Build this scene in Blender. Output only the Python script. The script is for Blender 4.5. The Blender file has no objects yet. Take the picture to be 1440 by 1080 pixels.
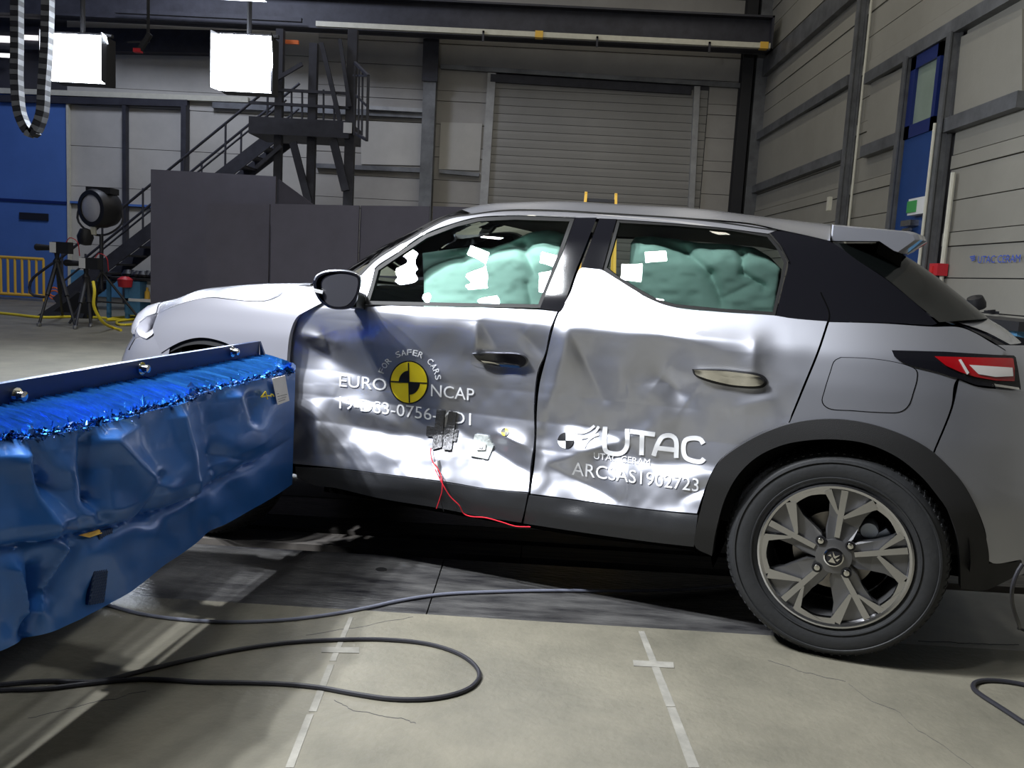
import bpy, bmesh, math, random
import numpy as np
from math import sin, cos, pi, radians, sqrt
from mathutils import Vector, Matrix
random.seed(7); rng = np.random.RandomState(5)
SC = bpy.context.scene
COL = SC.collection

# ------------------------------------------------------------------ camera
F, CX, CY, H, ROLL, VP = 1220., 720., 540., 1.2, .055, (755., 385.)
def ray_cam(u, v): return np.stack([(np.asarray(u, float)-CX)/F, -(np.asarray(v, float)-CY)/F, -np.ones_like(np.asarray(u, float))], -1)
_d = ray_cam(*VP); _d /= np.linalg.norm(_d)
_h = ray_cam(VP[0]+1000, VP[1]+1000*ROLL)
_up = np.cross(_h, _d); _up /= np.linalg.norm(_up)
if _up[1] < 0: _up = -_up
RW = np.array([np.cross(_d, _up), _d, _up])          # camera axes -> world
C0 = np.array([0, 0, H])
def ray(u, v): return ray_cam(u, v) @ RW.T
cam = bpy.data.cameras.new('camera'); camo = bpy.data.objects.new('camera', cam); COL.objects.link(camo)
cam.sensor_width = 36.; cam.lens = 36.*F/1440.; cam.clip_start = .05; cam.clip_end = 200
M4 = Matrix.Identity(4)
for i in range(3):
    for j in range(3): M4[i][j] = float(RW[i, j])
M4[0][3], M4[1][3], M4[2][3] = C0
camo.matrix_world = M4
SC.camera = camo
# ------------------------------------------------------------------ world, lights, exposure
w = bpy.data.worlds.new('world'); SC.world = w; w.use_nodes = True
w.node_tree.nodes['Background'].inputs[0].default_value = (.5, .55, .6, 1); w.node_tree.nodes['Background'].inputs[1].default_value = .3
SC.view_settings.view_transform = 'Standard'; SC.view_settings.look = 'None'
SC.view_settings.gamma = 1; SC.view_settings.use_curve_mapping = False
SC.view_settings.exposure = 0.0
def area(name, loc, target, size, power, col=(1, 1, 1), spread=180, sizey=None):
    l = bpy.data.lights.new(name, 'AREA'); l.energy = power; l.color = col; l.size = size
    l.shape = 'RECTANGLE'; l.size_y = sizey or size; l.spread = radians(spread)
    o = bpy.data.objects.new(name, l); COL.objects.link(o); o.location = loc
    o.rotation_euler = (Vector(target)-Vector(loc)).to_track_quat('-Z', 'Y').to_euler(); return o
FL = (.93, .96, 1)
# bank of floodlights high on the camera's left (seen mirrored in the side windows)
for p, e in (((-3.15, 1.84, 4.2), 185), ((-2.75, 2.14, 4.2), 175), ((-2.5, 1.64, 4.2), 50), ((-2.2, 1.9, 4.2), 40), ((-1.9, 1.41, 4.2), 20), ((-1.28, 1.13, 4.2), 18), ((-1.04, 1.2, 4.2), 18)):
    area('flood_light', p, (-.7, 3.4, .8), .17, e, FL, 160, .085)
# distant floodlights that stand behind the scene, aiming this way
area('flood_light', (-5.55, 10.6, 3.9), (-.5, 4, 0), .6, 190, (.8, .88, 1), 160)
area('flood_light', (-3.3, 10.6, 3.75), (-.5, 4, 0), .6, 190, (.8, .88, 1), 160)
# warm ceiling tubes of the hall
for X in (-7, -1.2, 2.6):
    for Y in (3, 9, 15):
        area('ceiling_tube', (X, Y, 8.6), (X, Y, 0), .16, 38 if Y == 3 else 55, (1, .95, .82), 180, 4.5)
area('left_wall_fill', (-7, 15, 8.3), (-7, 19, 2), 1.5, 260, (.7, .78, 1), 180)  # added bluish fill lamp, brightens the left back wall in place of haze

# ------------------------------------------------------------------ unprojection helpers
def onY(u, v, Y):
    r = ray(u, v); return C0 + r*((Y/r[..., 1])[..., None] if r.ndim > 1 else Y/r[1])
def onX(u, v, X):
    r = ray(u, v); return C0 + r*(X/r[0])
def onZ(u, v, z=0.):
    r = ray(u, v); return C0 + r*((z-H)/r[2])

# ------------------------------------------------------------------ materials
MAT = {}
def mat(name, col, rough=.5, metal=0., coat=0., noise=0., nscale=8., bump=0., bscale=60., emit=None, estr=0, stretch=(1, 1, 1), col2=None, spec=.5, croughness=.03, coords='Object'):
    m = bpy.data.materials.new(name); m.use_nodes = True; nt = m.node_tree; b = nt.nodes['Principled BSDF']
    b.inputs['Base Color'].default_value = (*col, 1); b.inputs['Roughness'].default_value = rough
    b.inputs['Metallic'].default_value = metal; b.inputs['Coat Weight'].default_value = coat; b.inputs['Coat Roughness'].default_value = croughness
    b.inputs['Specular IOR Level'].default_value = spec
    if emit: b.inputs['Emission Color'].default_value = (*emit, 1); b.inputs['Emission Strength'].default_value = estr
    tc = nt.nodes.new('ShaderNodeTexCoord'); mp = nt.nodes.new('ShaderNodeMapping'); nt.links.new(tc.outputs[coords], mp.inputs[0]); mp.inputs['Scale'].default_value = stretch
    if noise or col2:
        n = nt.nodes.new('ShaderNodeTexNoise'); n.inputs['Scale'].default_value = nscale; n.inputs['Detail'].default_value = 8; n.inputs['Roughness'].default_value = .65
        nt.links.new(mp.outputs[0], n.inputs[0])
        cr = nt.nodes.new('ShaderNodeValToRGB'); cr.color_ramp.elements[0].position = .33; cr.color_ramp.elements[1].position = .68
        c2 = col2 or tuple(c*(1-noise) for c in col)
        cr.color_ramp.elements[0].color = (*c2, 1); cr.color_ramp.elements[1].color = (*col, 1)
        nt.links.new(n.outputs[0], cr.inputs[0]); nt.links.new(cr.outputs[0], b.inputs['Base Color'])
    if bump:
        n2 = nt.nodes.new('ShaderNodeTexNoise'); n2.inputs['Scale'].default_value = bscale; n2.inputs['Detail'].default_value = 6
        nt.links.new(mp.outputs[0], n2.inputs[0]); bp = nt.nodes.new('ShaderNodeBump'); bp.inputs['Strength'].default_value = bump; bp.inputs['Distance'].default_value = .01
        nt.links.new(n2.outputs[0], bp.inputs['Height']); nt.links.new(bp.outputs[0], b.inputs['Normal'])
    MAT[name] = m; return m
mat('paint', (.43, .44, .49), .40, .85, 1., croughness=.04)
mat('paint_fender', (.35, .35, .39), .42, .6, 1., croughness=.04)  # copy of the body paint, less metallic so the front end looks lit
mat('frame_grey', (.13, .13, .14), .5, .5, .3)
mat('gloss_black', (.006, .006, .008), .06, 0, 0., spec=.5)
mat('cladding', (.022, .023, .026), .42, bump=.15, bscale=400)
mat('arch_plastic', (.012, .012, .013), .6, bump=.15, bscale=400)
mat('rubber', (.02, .021, .023), .62, noise=.3, nscale=14, bump=.1, bscale=80)
mat('rubber_seal', (.008, .008, .008), .5, spec=.15)
mat('void', (.003, .003, .003), .9, spec=.0)
mat('rear_glass', (.004, .005, .005), .12, spec=.04)
mat('interior', (.02, .02, .022), .8, noise=.4, nscale=6)
mat('rim_dark', (.16, .16, .165), .38, .8, .5)
mat('rim_bright', (.6, .6, .62), .22, 1., .3)
mat('chrome', (.8, .79, .76), .09, 1.)
mat('brushed', (.45, .45, .46), .35, 1., noise=.3, nscale=30)
mat('disc', (.35, .33, .31), .3, 1., noise=.4, nscale=8)
mat('caliper', (.4, .44, .5), .45, .6)
mat('airbag', (.42, .58, .53), .75, noise=.06, nscale=5, bump=.25, bscale=16)
mat('red_lens', (.25, .003, .006), .08, 0, 1.)
mat('clear_lens', (.75, .72, .7), .1, .4, 1.)
mat('headlight', (.8, .8, .84), .2, .3, 1.)
mat('white_print', (.85, .86, .88), .45)
mat('yellow_print', (.9, .72, .02), .4)
mat('black_print', (.01, .01, .012), .4)
mat('blue_print', (.03, .08, .45), .6)
mat('red_print', (.6, .03, .03), .5)
mat('tape', (.1, .1, .105), .28, .6, bump=.6, bscale=90)
mat('plate_grey', (.52, .56, .55), .5, bump=.4, bscale=90)
mat('blue_skin', (.03, .15, .5), .33, .2, .3, noise=.25, nscale=3, croughness=.1)
mat('blue_foil', (.05, .32, .95), .28, .85, 0, noise=.35, nscale=25)
mat('blue_foil_dark', (.01, .05, .2), .35, .6, noise=.6, nscale=60)
mat('blue_plate', (.012, .038, .12), .42, .3, noise=.15, nscale=5)
mat('paper', (.82, .8, .8), .7)
mat('concrete_floor', (.215, .20, .155), .5, noise=.28, nscale=2.3, bump=.25, bscale=45, col2=(.135, .128, .10))
mat('dusty_floor', (.25, .235, .2), .55, noise=.28, nscale=2)
mat('steel_plate', (.13, .128, .125), .36, .1, noise=.7, nscale=5, stretch=(.5, 2.2, 1), col2=(.012, .012, .015), bump=.5, bscale=40)
mat('grey_plate', (.34, .33, .31), .5, noise=.3, nscale=2.5, col2=(.22, .215, .2))
mat('planks', (.14, .125, .11), .6, noise=.7, nscale=5, stretch=(.4, 6, 1), col2=(.03, .03, .032))
mat('chalk', (.30, .29, .255), .8, noise=.35, nscale=14)
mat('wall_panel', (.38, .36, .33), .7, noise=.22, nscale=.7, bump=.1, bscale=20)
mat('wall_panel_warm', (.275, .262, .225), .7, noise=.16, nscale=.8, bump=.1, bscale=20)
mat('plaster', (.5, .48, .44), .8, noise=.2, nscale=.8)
mat('shutter', (.30, .29, .27), .6, noise=.18, nscale=.5)
mat('galv', (.2, .205, .215), .5, .5, noise=.5, nscale=2.5)
mat('galv_light', (.4, .4, .4), .5, .3, noise=.3, nscale=3)
mat('dark_steel', (.045, .045, .058), .6, .2, noise=.4, nscale=4)
mat('black_steel', (.012, .012, .015), .5)
mat('purple_dark', (.05, .048, .055), .7, noise=.2, nscale=3)
mat('screen_black', (.058, .053, .072), .75, noise=.2, nscale=3)
mat('blue_wall', (.08, .18, .50), .55, noise=.15, nscale=1)  # blue lightened, the haze at left is put into the colour
mat('door_blue', (.01, .05, .2), .5, noise=.15, nscale=3)
mat('deep_blue', (.008, .02, .12), .4)
mat('light_blue', (.08, .24, .42), .6, noise=.3, nscale=4)
mat('pane', (.25, .31, .26), .2, noise=.15, nscale=3)
mat('yellow_paint', (.75, .45, .06), .5)
mat('cream', (.6, .58, .48), .5, noise=.15, nscale=8)
mat('yellow_cable', (.75, .6, .03), .5)
mat('cable', (.02, .02, .026), .45)
mat('cable_grey', (.16, .17, .22), .4)
mat('red_cable', (.65, .02, .04), .4)
mat('red', (.5, .02, .03), .45)
mat('orange', (.7, .15, .03), .5)
mat('white', (.7, .7, .7), .5)
mat('lamp_glow', (1, 1, 1), .5, emit=(.86, .92, 1), estr=45)
mat('window_glow', (1, 1, 1), .5, emit=(1, .95, .97), estr=1.3)
mat('fresnel', (.5, .5, .55), .35, .0, .4, bump=.5, bscale=40)
mat('green', (.05, .3, .08), .5)
mat('mirror', (.05, .05, .058), .12, .3)  # plain dark grey painted in place of the glass's reflection
mat('ceiling', (.3, .3, .3), .8)
def glass_mat(name, tint, refl=.0):
    m = bpy.data.materials.new(name); m.use_nodes = True; nt = m.node_tree; nt.nodes.remove(nt.nodes['Principled BSDF'])
    out = nt.nodes['Material Output']; t = nt.nodes.new('ShaderNodeBsdfTransparent'); t.inputs[0].default_value = (*tint, 1)
    g = nt.nodes.new('ShaderNodeBsdfGlossy'); g.inputs['Roughness'].default_value = .0
    fr = nt.nodes.new('ShaderNodeFresnel'); fr.inputs[0].default_value = 1.55
    ad = nt.nodes.new('ShaderNodeMath'); ad.operation = 'ADD'; ad.inputs[1].default_value = refl
    mx = nt.nodes.new('ShaderNodeMixShader'); nt.links.new(fr.outputs[0], ad.inputs[0]); nt.links.new(ad.outputs[0], mx.inputs[0])
    nt.links.new(t.outputs[0], mx.inputs[1]); nt.links.new(g.outputs[0], mx.inputs[2]); nt.links.new(mx.outputs[0], out.inputs[0]); MAT[name] = m
glass_mat('glass', (.8, .92, .88), .01)
glass_mat('dark_glass', (.05, .055, .055), .02)

# ------------------------------------------------------------------ object helpers
ROOTLOC = {}
def obj(name, verts, faces, m, parent=None, smooth=True, sharp=35, label=None, kind=None, world=True, mats=None, fm=None):
    me = bpy.data.meshes.new(name)
    verts = np.asarray(verts, float).reshape(-1, 3)
    if parent is not None and world:
        p = parent
        while p.parent is not None: p = p.parent
        verts = verts - np.array(ROOTLOC.get(p.name, (0, 0, 0)))
    me.from_pydata(verts.tolist(), [], [tuple(int(i) for i in f) for f in faces]); me.update()
    if mats:
        for k in mats: me.materials.append(MAT[k])
        for p_, i in zip(me.polygons, fm): p_.material_index = i
    else: me.materials.append(MAT[m])
    if smooth:
        me.shade_smooth()
        if sharp: me.set_sharp_from_angle(angle=radians(sharp))
    o = bpy.data.objects.new(name, me); COL.objects.link(o)
    if parent is not None: o.parent = parent
    if label: o['label'] = label
    if kind: o['kind'] = kind
    return o
def thing(name, label, cat, loc=(0, 0, 0), group=None, rotz=0):
    o = bpy.data.objects.new(name, None); COL.objects.link(o); o.location = [float(a) for a in loc]; o.rotation_euler = (0, 0, rotz); o.empty_display_size = .1
    ROOTLOC[o.name] = tuple(loc); o['label'] = label; o['category'] = cat
    if group: o['group'] = group
    return o
def tag(o, label, cat, group=None):
    o['label'] = label; o['category'] = cat
    if group: o['group'] = group
    return o
def struct(o): o['kind'] = 'structure'; return o
class MB:
    def __init__(s): s.v = []; s.f = []
    def add(s, v, f):
        n = len(s.v); s.v += [tuple(float(c) for c in p) for p in v]; s.f += [tuple(i+n for i in q) for q in f]; return s
    def box(s, lo, hi):
        x0, y0, z0 = lo; x1, y1, z1 = hi
        return s.add([(x0, y0, z0), (x1, y0, z0), (x1, y1, z0), (x0, y1, z0), (x0, y0, z1), (x1, y0, z1), (x1, y1, z1), (x0, y1, z1)],
                     [(0, 3, 2, 1), (4, 5, 6, 7), (0, 1, 5, 4), (1, 2, 6, 5), (2, 3, 7, 6), (3, 0, 4, 7)])
    def bar(s, p, q, w, d, upv=(0, 0, 1)):          # rectangular bar p->q; w across upv-ish, d the other way
        p = np.array(p, float); q = np.array(q, float); a = q-p; a /= np.linalg.norm(a)
        b = np.cross(a, upv)
        if np.linalg.norm(b) < 1e-3: b = np.cross(a, (1, 0, 0))
        b /= np.linalg.norm(b); c = np.cross(b, a)
        vs = []
        for P in (p, q):
            for sx, sy in ((-1, -1), (1, -1), (1, 1), (-1, 1)): vs.append(P+b*sx*d/2+c*sy*w/2)
        return s.add(vs, [(0, 3, 2, 1), (4, 5, 6, 7), (0, 1, 5, 4), (1, 2, 6, 5), (2, 3, 7, 6), (3, 0, 4, 7)])
    def tube(s, pts, r, n=8, caps=True):
        pts = [np.array(p, float) for p in pts]; vs = []; fs = []; k = len(pts); prev = None
        rr = r if hasattr(r, '__len__') else [r]*k
        for i, p in enumerate(pts):
            t = pts[min(i+1, k-1)]-pts[max(i-1, 0)]; t /= (np.linalg.norm(t)+1e-12)
            if prev is None:
                a = np.cross(t, (0, 0, 1))
                if np.linalg.norm(a) < .1: a = np.cross(t, (1, 0, 0))
            else: a = prev-t*np.dot(prev, t)
            a /= np.linalg.norm(a); prev = a; b = np.cross(t, a)
            for j in range(n): vs.append(p+rr[i]*(a*cos(2*pi*j/n)+b*sin(2*pi*j/n)))
        for i in range(k-1):
            for j in range(n): fs.append((i*n+j, i*n+(j+1) % n, (i+1)*n+(j+1) % n, (i+1)*n+j))
        if caps: fs += [tuple(range(n))[::-1], tuple((k-1)*n+j for j in range(n))]
        return s.add(vs, fs)
    def lathe(s, prof, c, axis, n=48, cap=False):       # prof: list of (radius, offset along axis)
        ax = np.array(axis, float); ax /= np.linalg.norm(ax); a = np.cross(ax, (0, 0, 1))
        if np.linalg.norm(a) < .05: a = np.cross(ax, (1, 0, 0))
        a /= np.linalg.norm(a); b = np.cross(ax, a); vs = []; fs = []; m = len(prof); c = np.array(c, float)
        for r, h in prof:
            for j in range(n): vs.append(c+ax*h+r*(a*cos(2*pi*j/n)+b*sin(2*pi*j/n)))
        for i in range(m-1):
            for j in range(n): fs.append((i*n+j, i*n+(j+1) % n, (i+1)*n+(j+1) % n, (i+1)*n+j))
        if cap: fs += [tuple(range(n))[::-1], tuple((m-1)*n+j for j in range(n))]
        return s.add(vs, fs)
    def prism(s, poly, ext):
        poly = [np.array(p, float) for p in poly]; e = np.array(ext, float); n = len(poly)
        vs = poly+[p+e for p in poly]
        fs = [tuple(range(n))[::-1], tuple(range(n, 2*n))]+[(i, (i+1) % n, n+(i+1) % n, n+i) for i in range(n)]
        return s.add(vs, fs)
    def build(s, name, m, parent=None, smooth=False, **k):
        return obj(name, s.v, s.f, m, parent, smooth=smooth, **k)

def resample(pts, n, smooth=True):
    P = np.array(pts, float)
    if smooth and len(P) > 2:
        out = []
        for i in range(len(P)-1):
            p0 = P[i-1] if i else 2*P[0]-P[1]; p1 = P[i]; p2 = P[i+1]; p3 = P[i+2] if i+2 < len(P) else 2*P[-1]-P[-2]
            a = np.linalg.norm(p1-p0)**.5+1e-9; b = np.linalg.norm(p2-p1)**.5+1e-9; c = np.linalg.norm(p3-p2)**.5+1e-9
            t0, t1, t2, t3 = 0, a, a+b, a+b+c
            for t in np.linspace(t1, t2, 12, endpoint=False):
                A1 = (t1-t)/(t1-t0)*p0+(t-t0)/(t1-t0)*p1; A2 = (t2-t)/(t2-t1)*p1+(t-t1)/(t2-t1)*p2; A3 = (t3-t)/(t3-t2)*p2+(t-t2)/(t3-t2)*p3
                B1 = (t2-t)/(t2-t0)*A1+(t-t0)/(t2-t0)*A2; B2 = (t3-t)/(t3-t1)*A2+(t-t1)/(t3-t1)*A3
                out.append((t2-t)/(t2-t1)*B1+(t-t1)/(t2-t1)*B2)
        out.append(P[-1]); P = np.array(out)
    d = np.r_[0, np.cumsum(np.linalg.norm(np.diff(P, axis=0), axis=1))]; t = np.linspace(0, d[-1], n)
    return np.stack([np.interp(t, d, P[:, k]) for k in range(P.shape[1])], -1)
def coons(top, right, bottom, left, nu, nv, smooth=True):
    T = resample(top, nu, smooth); B = resample(bottom, nu, smooth); L = resample(left, nv, smooth); R = resample(right, nv, smooth)
    s = np.linspace(0, 1, nu)[None, :, None]; t = np.linspace(0, 1, nv)[:, None, None]
    return (1-t)*T[None]+t*B[None]+(1-s)*L[:, None]+s*R[:, None]-((1-s)*(1-t)*T[0]+s*(1-t)*T[-1]+(1-s)*t*B[0]+s*t*B[-1])
def gridfaces(nu, nv, off=0):
    return [(off+i*nu+j, off+(i+1)*nu+j, off+(i+1)*nu+j+1, off+i*nu+j+1) for i in range(nv-1) for j in range(nu-1)]

# ================================================================== ROOM
YB, XR = 20., 4.76        # back wall distance, right wall offset
f_ = MB()
# floor: near slab, slots under the car track, far slab
a1, a2 = onZ(360, 850), onZ(880, 882); sl = (a2[1]-a1[1])/(a2[0]-a1[0])
def yl(u, v):             # intercept at x=0 of a line with the track's direction through that floor point
    p = onZ(u, v); return p[1]-sl*p[0]
y1, y2, y3, y4, y5, y6 = yl(700, 870), yl(700, 790), yl(700, 781), yl(700, 764), yl(700, 758), yl(700, 742)
XL, XRR = -13., XR
def strip(mb, ya, yb, z0=-.2, z1=0., xa=None, xb=None, flata=False, flatb=False):
    xa = XL if xa is None else xa; xb = XRR if xb is None else xb
    P = [(xa, ya if flata else ya+sl*xa), (xb, ya if flata else ya+sl*xb), (xb, yb if flatb else yb+sl*xb), (xa, yb if flatb else yb+sl*xa)]
    mb.prism([(x, y, z0) for x, y in P], (0, 0, z1-z0))
fl = MB(); strip(fl, -6, y1, flata=True); strip(fl, y6+.35, YB, flatb=True)
floor = fl.build('floor', 'concrete_floor'); struct(floor)
xs_plate = onZ(1180, 860)[0]
p = MB(); strip(p, y1+.004, y2, -.06, -.002, xa=XL, xb=-2.2); p.build('steel_plate', 'steel_plate', floor)
for xa, xb in ((-2.195, -.32), (-.315, xs_plate)):
    p = MB(); strip(p, y1+.004, y2, -.06, -.002, xa=xa, xb=xb); p.build('steel_plate', 'steel_plate', floor)
p = MB(); strip(p, y1+.004, y2, -.06, -.003, xa=xs_plate+.004); p.build('steel_plate', 'grey_plate', floor, label='lighter dusty grey plate')
p = MB(); strip(p, y3, y4, -.06, -.002, xb=-.0); p.build('floor_plank', 'planks', floor)
p = MB(); strip(p, y3, y4, -.06, -.002, xa=.004); p.build('floor_plank', 'planks', floor)
p = MB(); strip(p, y5, y6, -.06, -.002); p.build('floor_plank', 'planks', floor)
p = MB(); strip(p, y6+.01, y6+.345, -.06, -.002); p.build('steel_plate', 'steel_plate', floor)
p = MB(); strip(p, y1, y6+.4, -.2, -.12); p.build('slot_bottom', 'void', floor)
for (u, v) in ((705, 0), ):
    pass
p = MB(); p.lathe([(.0, .004), (.022, .004), (.022, .0)], onZ(536, 801)+np.array([0, 0, -.002]), (0, 0, 1), 16); p.build('plate_bolt', 'brushed', floor)
# chalk lines and marks on the concrete
def floorpoly(name, px, m, z=None):
    z = z or (.0012 if name == 'floor_line' else .0022)
    P = [onZ(u, v) for u, v in px]; mb = MB(); mb.prism([(q[0], q[1], -.0005) for q in P], (0, 0, z+.0005)); return mb.build(name, m, floor)
floorpoly('floor_line', [(401, 1080), (413, 1080), (441, 1005), (431, 1005)], 'chalk')
floorpoly('floor_line', [(434, 1001), (445, 1001), (470, 935), (461, 935)], 'chalk')
floorpoly('floor_line', [(463, 930), (472, 930), (497, 868), (491, 868)], 'chalk')
floorpoly('floor_mark', [(452, 918), (505, 919), (505, 911), (452, 911)], 'chalk')
floorpoly('floor_line', [(984, 1080), (968, 1080), (938, 995), (950, 995)], 'chalk')
floorpoly('floor_line', [(950, 994), (937, 994), (898, 888), (906, 888)], 'chalk')
floorpoly('floor_mark', [(891, 937), (948, 940), (947, 932), (890, 929)], 'chalk')

for px in ([(430, 893), (470, 887), (500, 884), (540, 876), (580, 871)], [(470, 985), (500, 1000), (560, 1012), (590, 1022)], [(1192, 962), (1230, 985), (1260, 1000), (1290, 1028), (1330, 1052), (1372, 1085)], [(1290, 901), (1340, 903), (1400, 906), (1440, 907)], [(40, 1010), (90, 1000), (150, 985), (210, 972)], [(1080, 930), (1120, 945), (1192, 962)]):
    Pk = resample([onZ(u, v) for u, v in px], 30, False); Pk[:, :2] += np.cumsum(rng.randn(30, 2)*.0025, 0); mb = MB()
    for k in range(29): mb.prism([Pk[k]+(0, -.0012, -.001), Pk[k+1]+(0, -.0012, -.001), Pk[k+1]+(0, .0012, -.001), Pk[k]+(0, .0012, -.001)], (0, 0, .0016))
    mb.build('floor_crack', 'dark_steel', floor, kind='stuff')
# --- walls
def clad(name, axis, lo, hi, z0, z1, at, step, m, parent, skip=()):
    """horizontal cladding boards, each its own part"""
    z = z0; i = 0
    while z < z1-.02:
        zt = min(z+step*(1 if i % 3 else .45), z1); mb = MB(); g = .012
        segs = [(lo, hi)]
        for (sa, sb, sza, szb) in skip:
            if zt > sza and z < szb:
                ns = []
                for a, b in segs:
                    if sb <= a or sa >= b: ns.append((a, b)); continue
                    if sa > a: ns.append((a, sa))
                    if sb < b: ns.append((sb, b))
                segs = ns
        for a, b in segs:
            d = .035 if i % 3 else .05
            if axis == 'Y': mb.box((a, at-d, z+g), (b, at, zt))
            else: mb.box((at-d, a, z+g), (at, b, zt))
        if segs: mb.build(name, m, parent)
        z = zt; i += 1
wb = struct(MB().box((XL, YB, -.2), (XR+.3, YB+.2, 9.)).build('wall_back', 'purple_dark'))
wr = struct(MB().box((XR, -6, -.2), (XR+.2, YB+.2, 9.)).build('wall_right', 'purple_dark'))
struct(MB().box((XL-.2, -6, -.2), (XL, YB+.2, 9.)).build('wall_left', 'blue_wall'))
struct(MB().box((XL-.2, -6.2, -.2), (XR+.2, -6, 9.)).build('wall_front', 'black_steel'))
struct(MB().box((XL-.2, -6.2, 9.), (XR+.2, YB+.2, 9.2)).build('ceiling', 'ceiling'))
W = lambda u, v: onY(u, v, YB)
dx0, dx1, dz1 = W(688, 200)[0], W(972, 200)[0], W(830, 113)[2]
dx0b = W(676, 285)[0]
xd0, xd1 = -1.28, 3.57
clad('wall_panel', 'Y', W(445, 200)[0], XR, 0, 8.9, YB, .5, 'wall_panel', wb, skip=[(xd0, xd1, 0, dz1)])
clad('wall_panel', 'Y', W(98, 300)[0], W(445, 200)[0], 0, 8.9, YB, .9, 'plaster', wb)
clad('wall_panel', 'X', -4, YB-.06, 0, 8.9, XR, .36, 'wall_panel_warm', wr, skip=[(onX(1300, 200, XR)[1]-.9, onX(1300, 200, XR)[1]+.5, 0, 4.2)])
# flat sheet panels between the rails (the smooth bays of both walls)
def sheetY(px, m='plaster', Y=YB-.05, t=.02):
    P = [onY(u, v, Y) for u, v in px]; return MB().prism(P, (0, -t, 0)).build('sheet_panel', m, wb)
def sheetX(px, m='wall_panel_warm', X=XR-.05, t=.02):
    P = [onX(u, v, X) for u, v in px]; return MB().prism(P, (-t, 0, 0)).build('sheet_panel', m, wr)
sheetY([(508, 170), (598, 174), (597, 233), (508, 231)]); sheetY([(620, 172), (678, 174), (674, 240), (617, 238)], 'plaster')
sheetX([(1057, 200), (1195, 128), (1187, 218), (1054, 268)]); sheetX([(1227, 116), (1272, 96), (1264, 195), (1219, 207)]); sheetX([(1354, 52), (1440, 12), (1440, 135), (1343, 165)])
# roller door
d1 = struct(MB().box((xd0, YB-.04, 0), (xd1, YB, dz1)).build('door_1', 'purple_dark'))
z = 0.02
while z < dz1-.16:
    MB().box((xd0+.02, YB-.06, z), (xd1-.02, YB-.04, z+.17)).prism([(xd0+.02, YB-.06, z), (xd0+.02, YB-.067, z+.1), (xd0+.02, YB-.06, z+.17)], (xd1-xd0-.04, 0, 0)).build('shutter_slat', 'shutter', d1); z += .18
def barY(name, u0, v0, u1, v1, wpx, Y, d, m, parent=None, n=None):
    P, Q = onY(u0, v0, Y), onY(u1, v1, Y); return MB().bar(P, Q, wpx*Y/F, d, upv=(0, 0, 1) if abs(u1-u0) > abs(v1-v0) else (1, 0, 0)).build(name, m, parent)
def vert(Y, u, v0, v1, wpx, d, m, name, parent):
    x = onY(u, (v0+v1)/2, Y)[0]; z0 = onY(u, v1, Y)[2] if v1 is not None else 0; z1 = onY(u, v0, Y)[2]; w_ = wpx*Y/F
    return MB().box((x-w_/2, Y-d, z0), (x+w_/2, Y, z1)).build(name, m, parent)
barY('door_post', 692, 103, 668, 480, 11, YB-.1, .12, 'galv_light', d1)
barY('door_post', 980, 122, 962, 480, 8, YB-.1, .12, 'galv_light', d1)
barY('door_lintel', 690, 110, 972, 128, 10, YB-.12, .1, 'dark_steel', d1)
# rails (girts) on the back wall
def trim(n, *a, **k): o = barY('trim_%d' % n, *a, **k); return struct(o)
trim(1, 620, 94, 1040, 121, 6, YB-.1, .12, 'galv')
trim(2, 445, 233, 598, 240, 6, YB-.1, .12, 'galv')
trim(3, 618, 241, 674, 246, 5, YB-.1, .1, 'galv')
trim(4, 300, 148, 602, 163, 8, YB-.1, .14, 'galv')
trim(5, 515, 152, 606, 157, 5, YB-.16, .2, 'galv_light')
trim(6, 0, 128, 350, 141, 7, YB-.12, .14, 'cream')
# steel columns (I sections)
def column(name, u0, v0, u1, v1, wpx, Y, m, label, axis='Y'):
    P, Q = (onY(u0, v0, Y), onY(u1, v1, Y)) if axis == 'Y' else (onX(u0, v0, Y), onX(u1, v1, Y))
    x = Q[0]; w_ = wpx*Q[1]/F; z1 = P[2]; t = thing(name, label, 'steel column', (x, Q[1], 0))
    y = Q[1]
    if axis == 'Y':
        MB().box((x-w_/2, y-.3, 0), (x+w_/2, y-.27, z1)).build('flange', m, t); MB().box((x-w_/2, y-.03, 0), (x+w_/2, y, z1)).build('flange', m, t); MB().box((x-.02, y-.27, 0), (x+.02, y-.03, z1)).build('web', m, t)
    else:
        MB().box((x-.14, y-w_/2, 0), (x-.12, y+w_/2, z1)).build('flange', m, t); MB().box((x-.03, y-w_/2, 0), (x, y+w_/2, z1)).build('flange', m, t); MB().box((x-.12, y-.02, 0), (x-.03, y+.02, z1)).build('web', m, t)
    return t, x, y
t, x, y = column('wall_column', 610, -40, 600, 280, 17, YB-.1, 'galv', 'grey galvanised wall column left of the roller shutter door')
MB().box((x-.17, y-.34, onY(605, 120, YB)[2]), (x+.17, y-.3, onY(605, 62, YB)[2])).build('bracket_plate', 'dark_steel', t)
t, x, y = column('wall_column', 1048, -40, 1032, 280, 14, YB-.1, 'black_steel', 'dark steel column in the far corner of the hall')
MB().box((x+.18, y-.3, 0), (x+.55, y, 8.9)).build('corner_flange', 'galv', t)
t, x, y = column('wall_column', 1215, -20, 1190, 300, 11, XR-.05, 'galv', 'grey steel column on the right wall in front of the blue door', axis='X')
MB().tube([(x-.05, y-.3, .2), (x-.05, y-.3, 8.8)], .018).build('conduit', 'cream', t)
MB().box((x-.36, y-.24, onX(1181, 302, XR)[2]), (x-.31, y-.14, onX(1181, 284, XR)[2])).build('junction_box', 'cream', t)
t, x, y = column('wall_column', 1281, 85, 1264, 300, 11, XR-.05, 'galv', 'grey post at the far side of the blue side door', axis='X')
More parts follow.
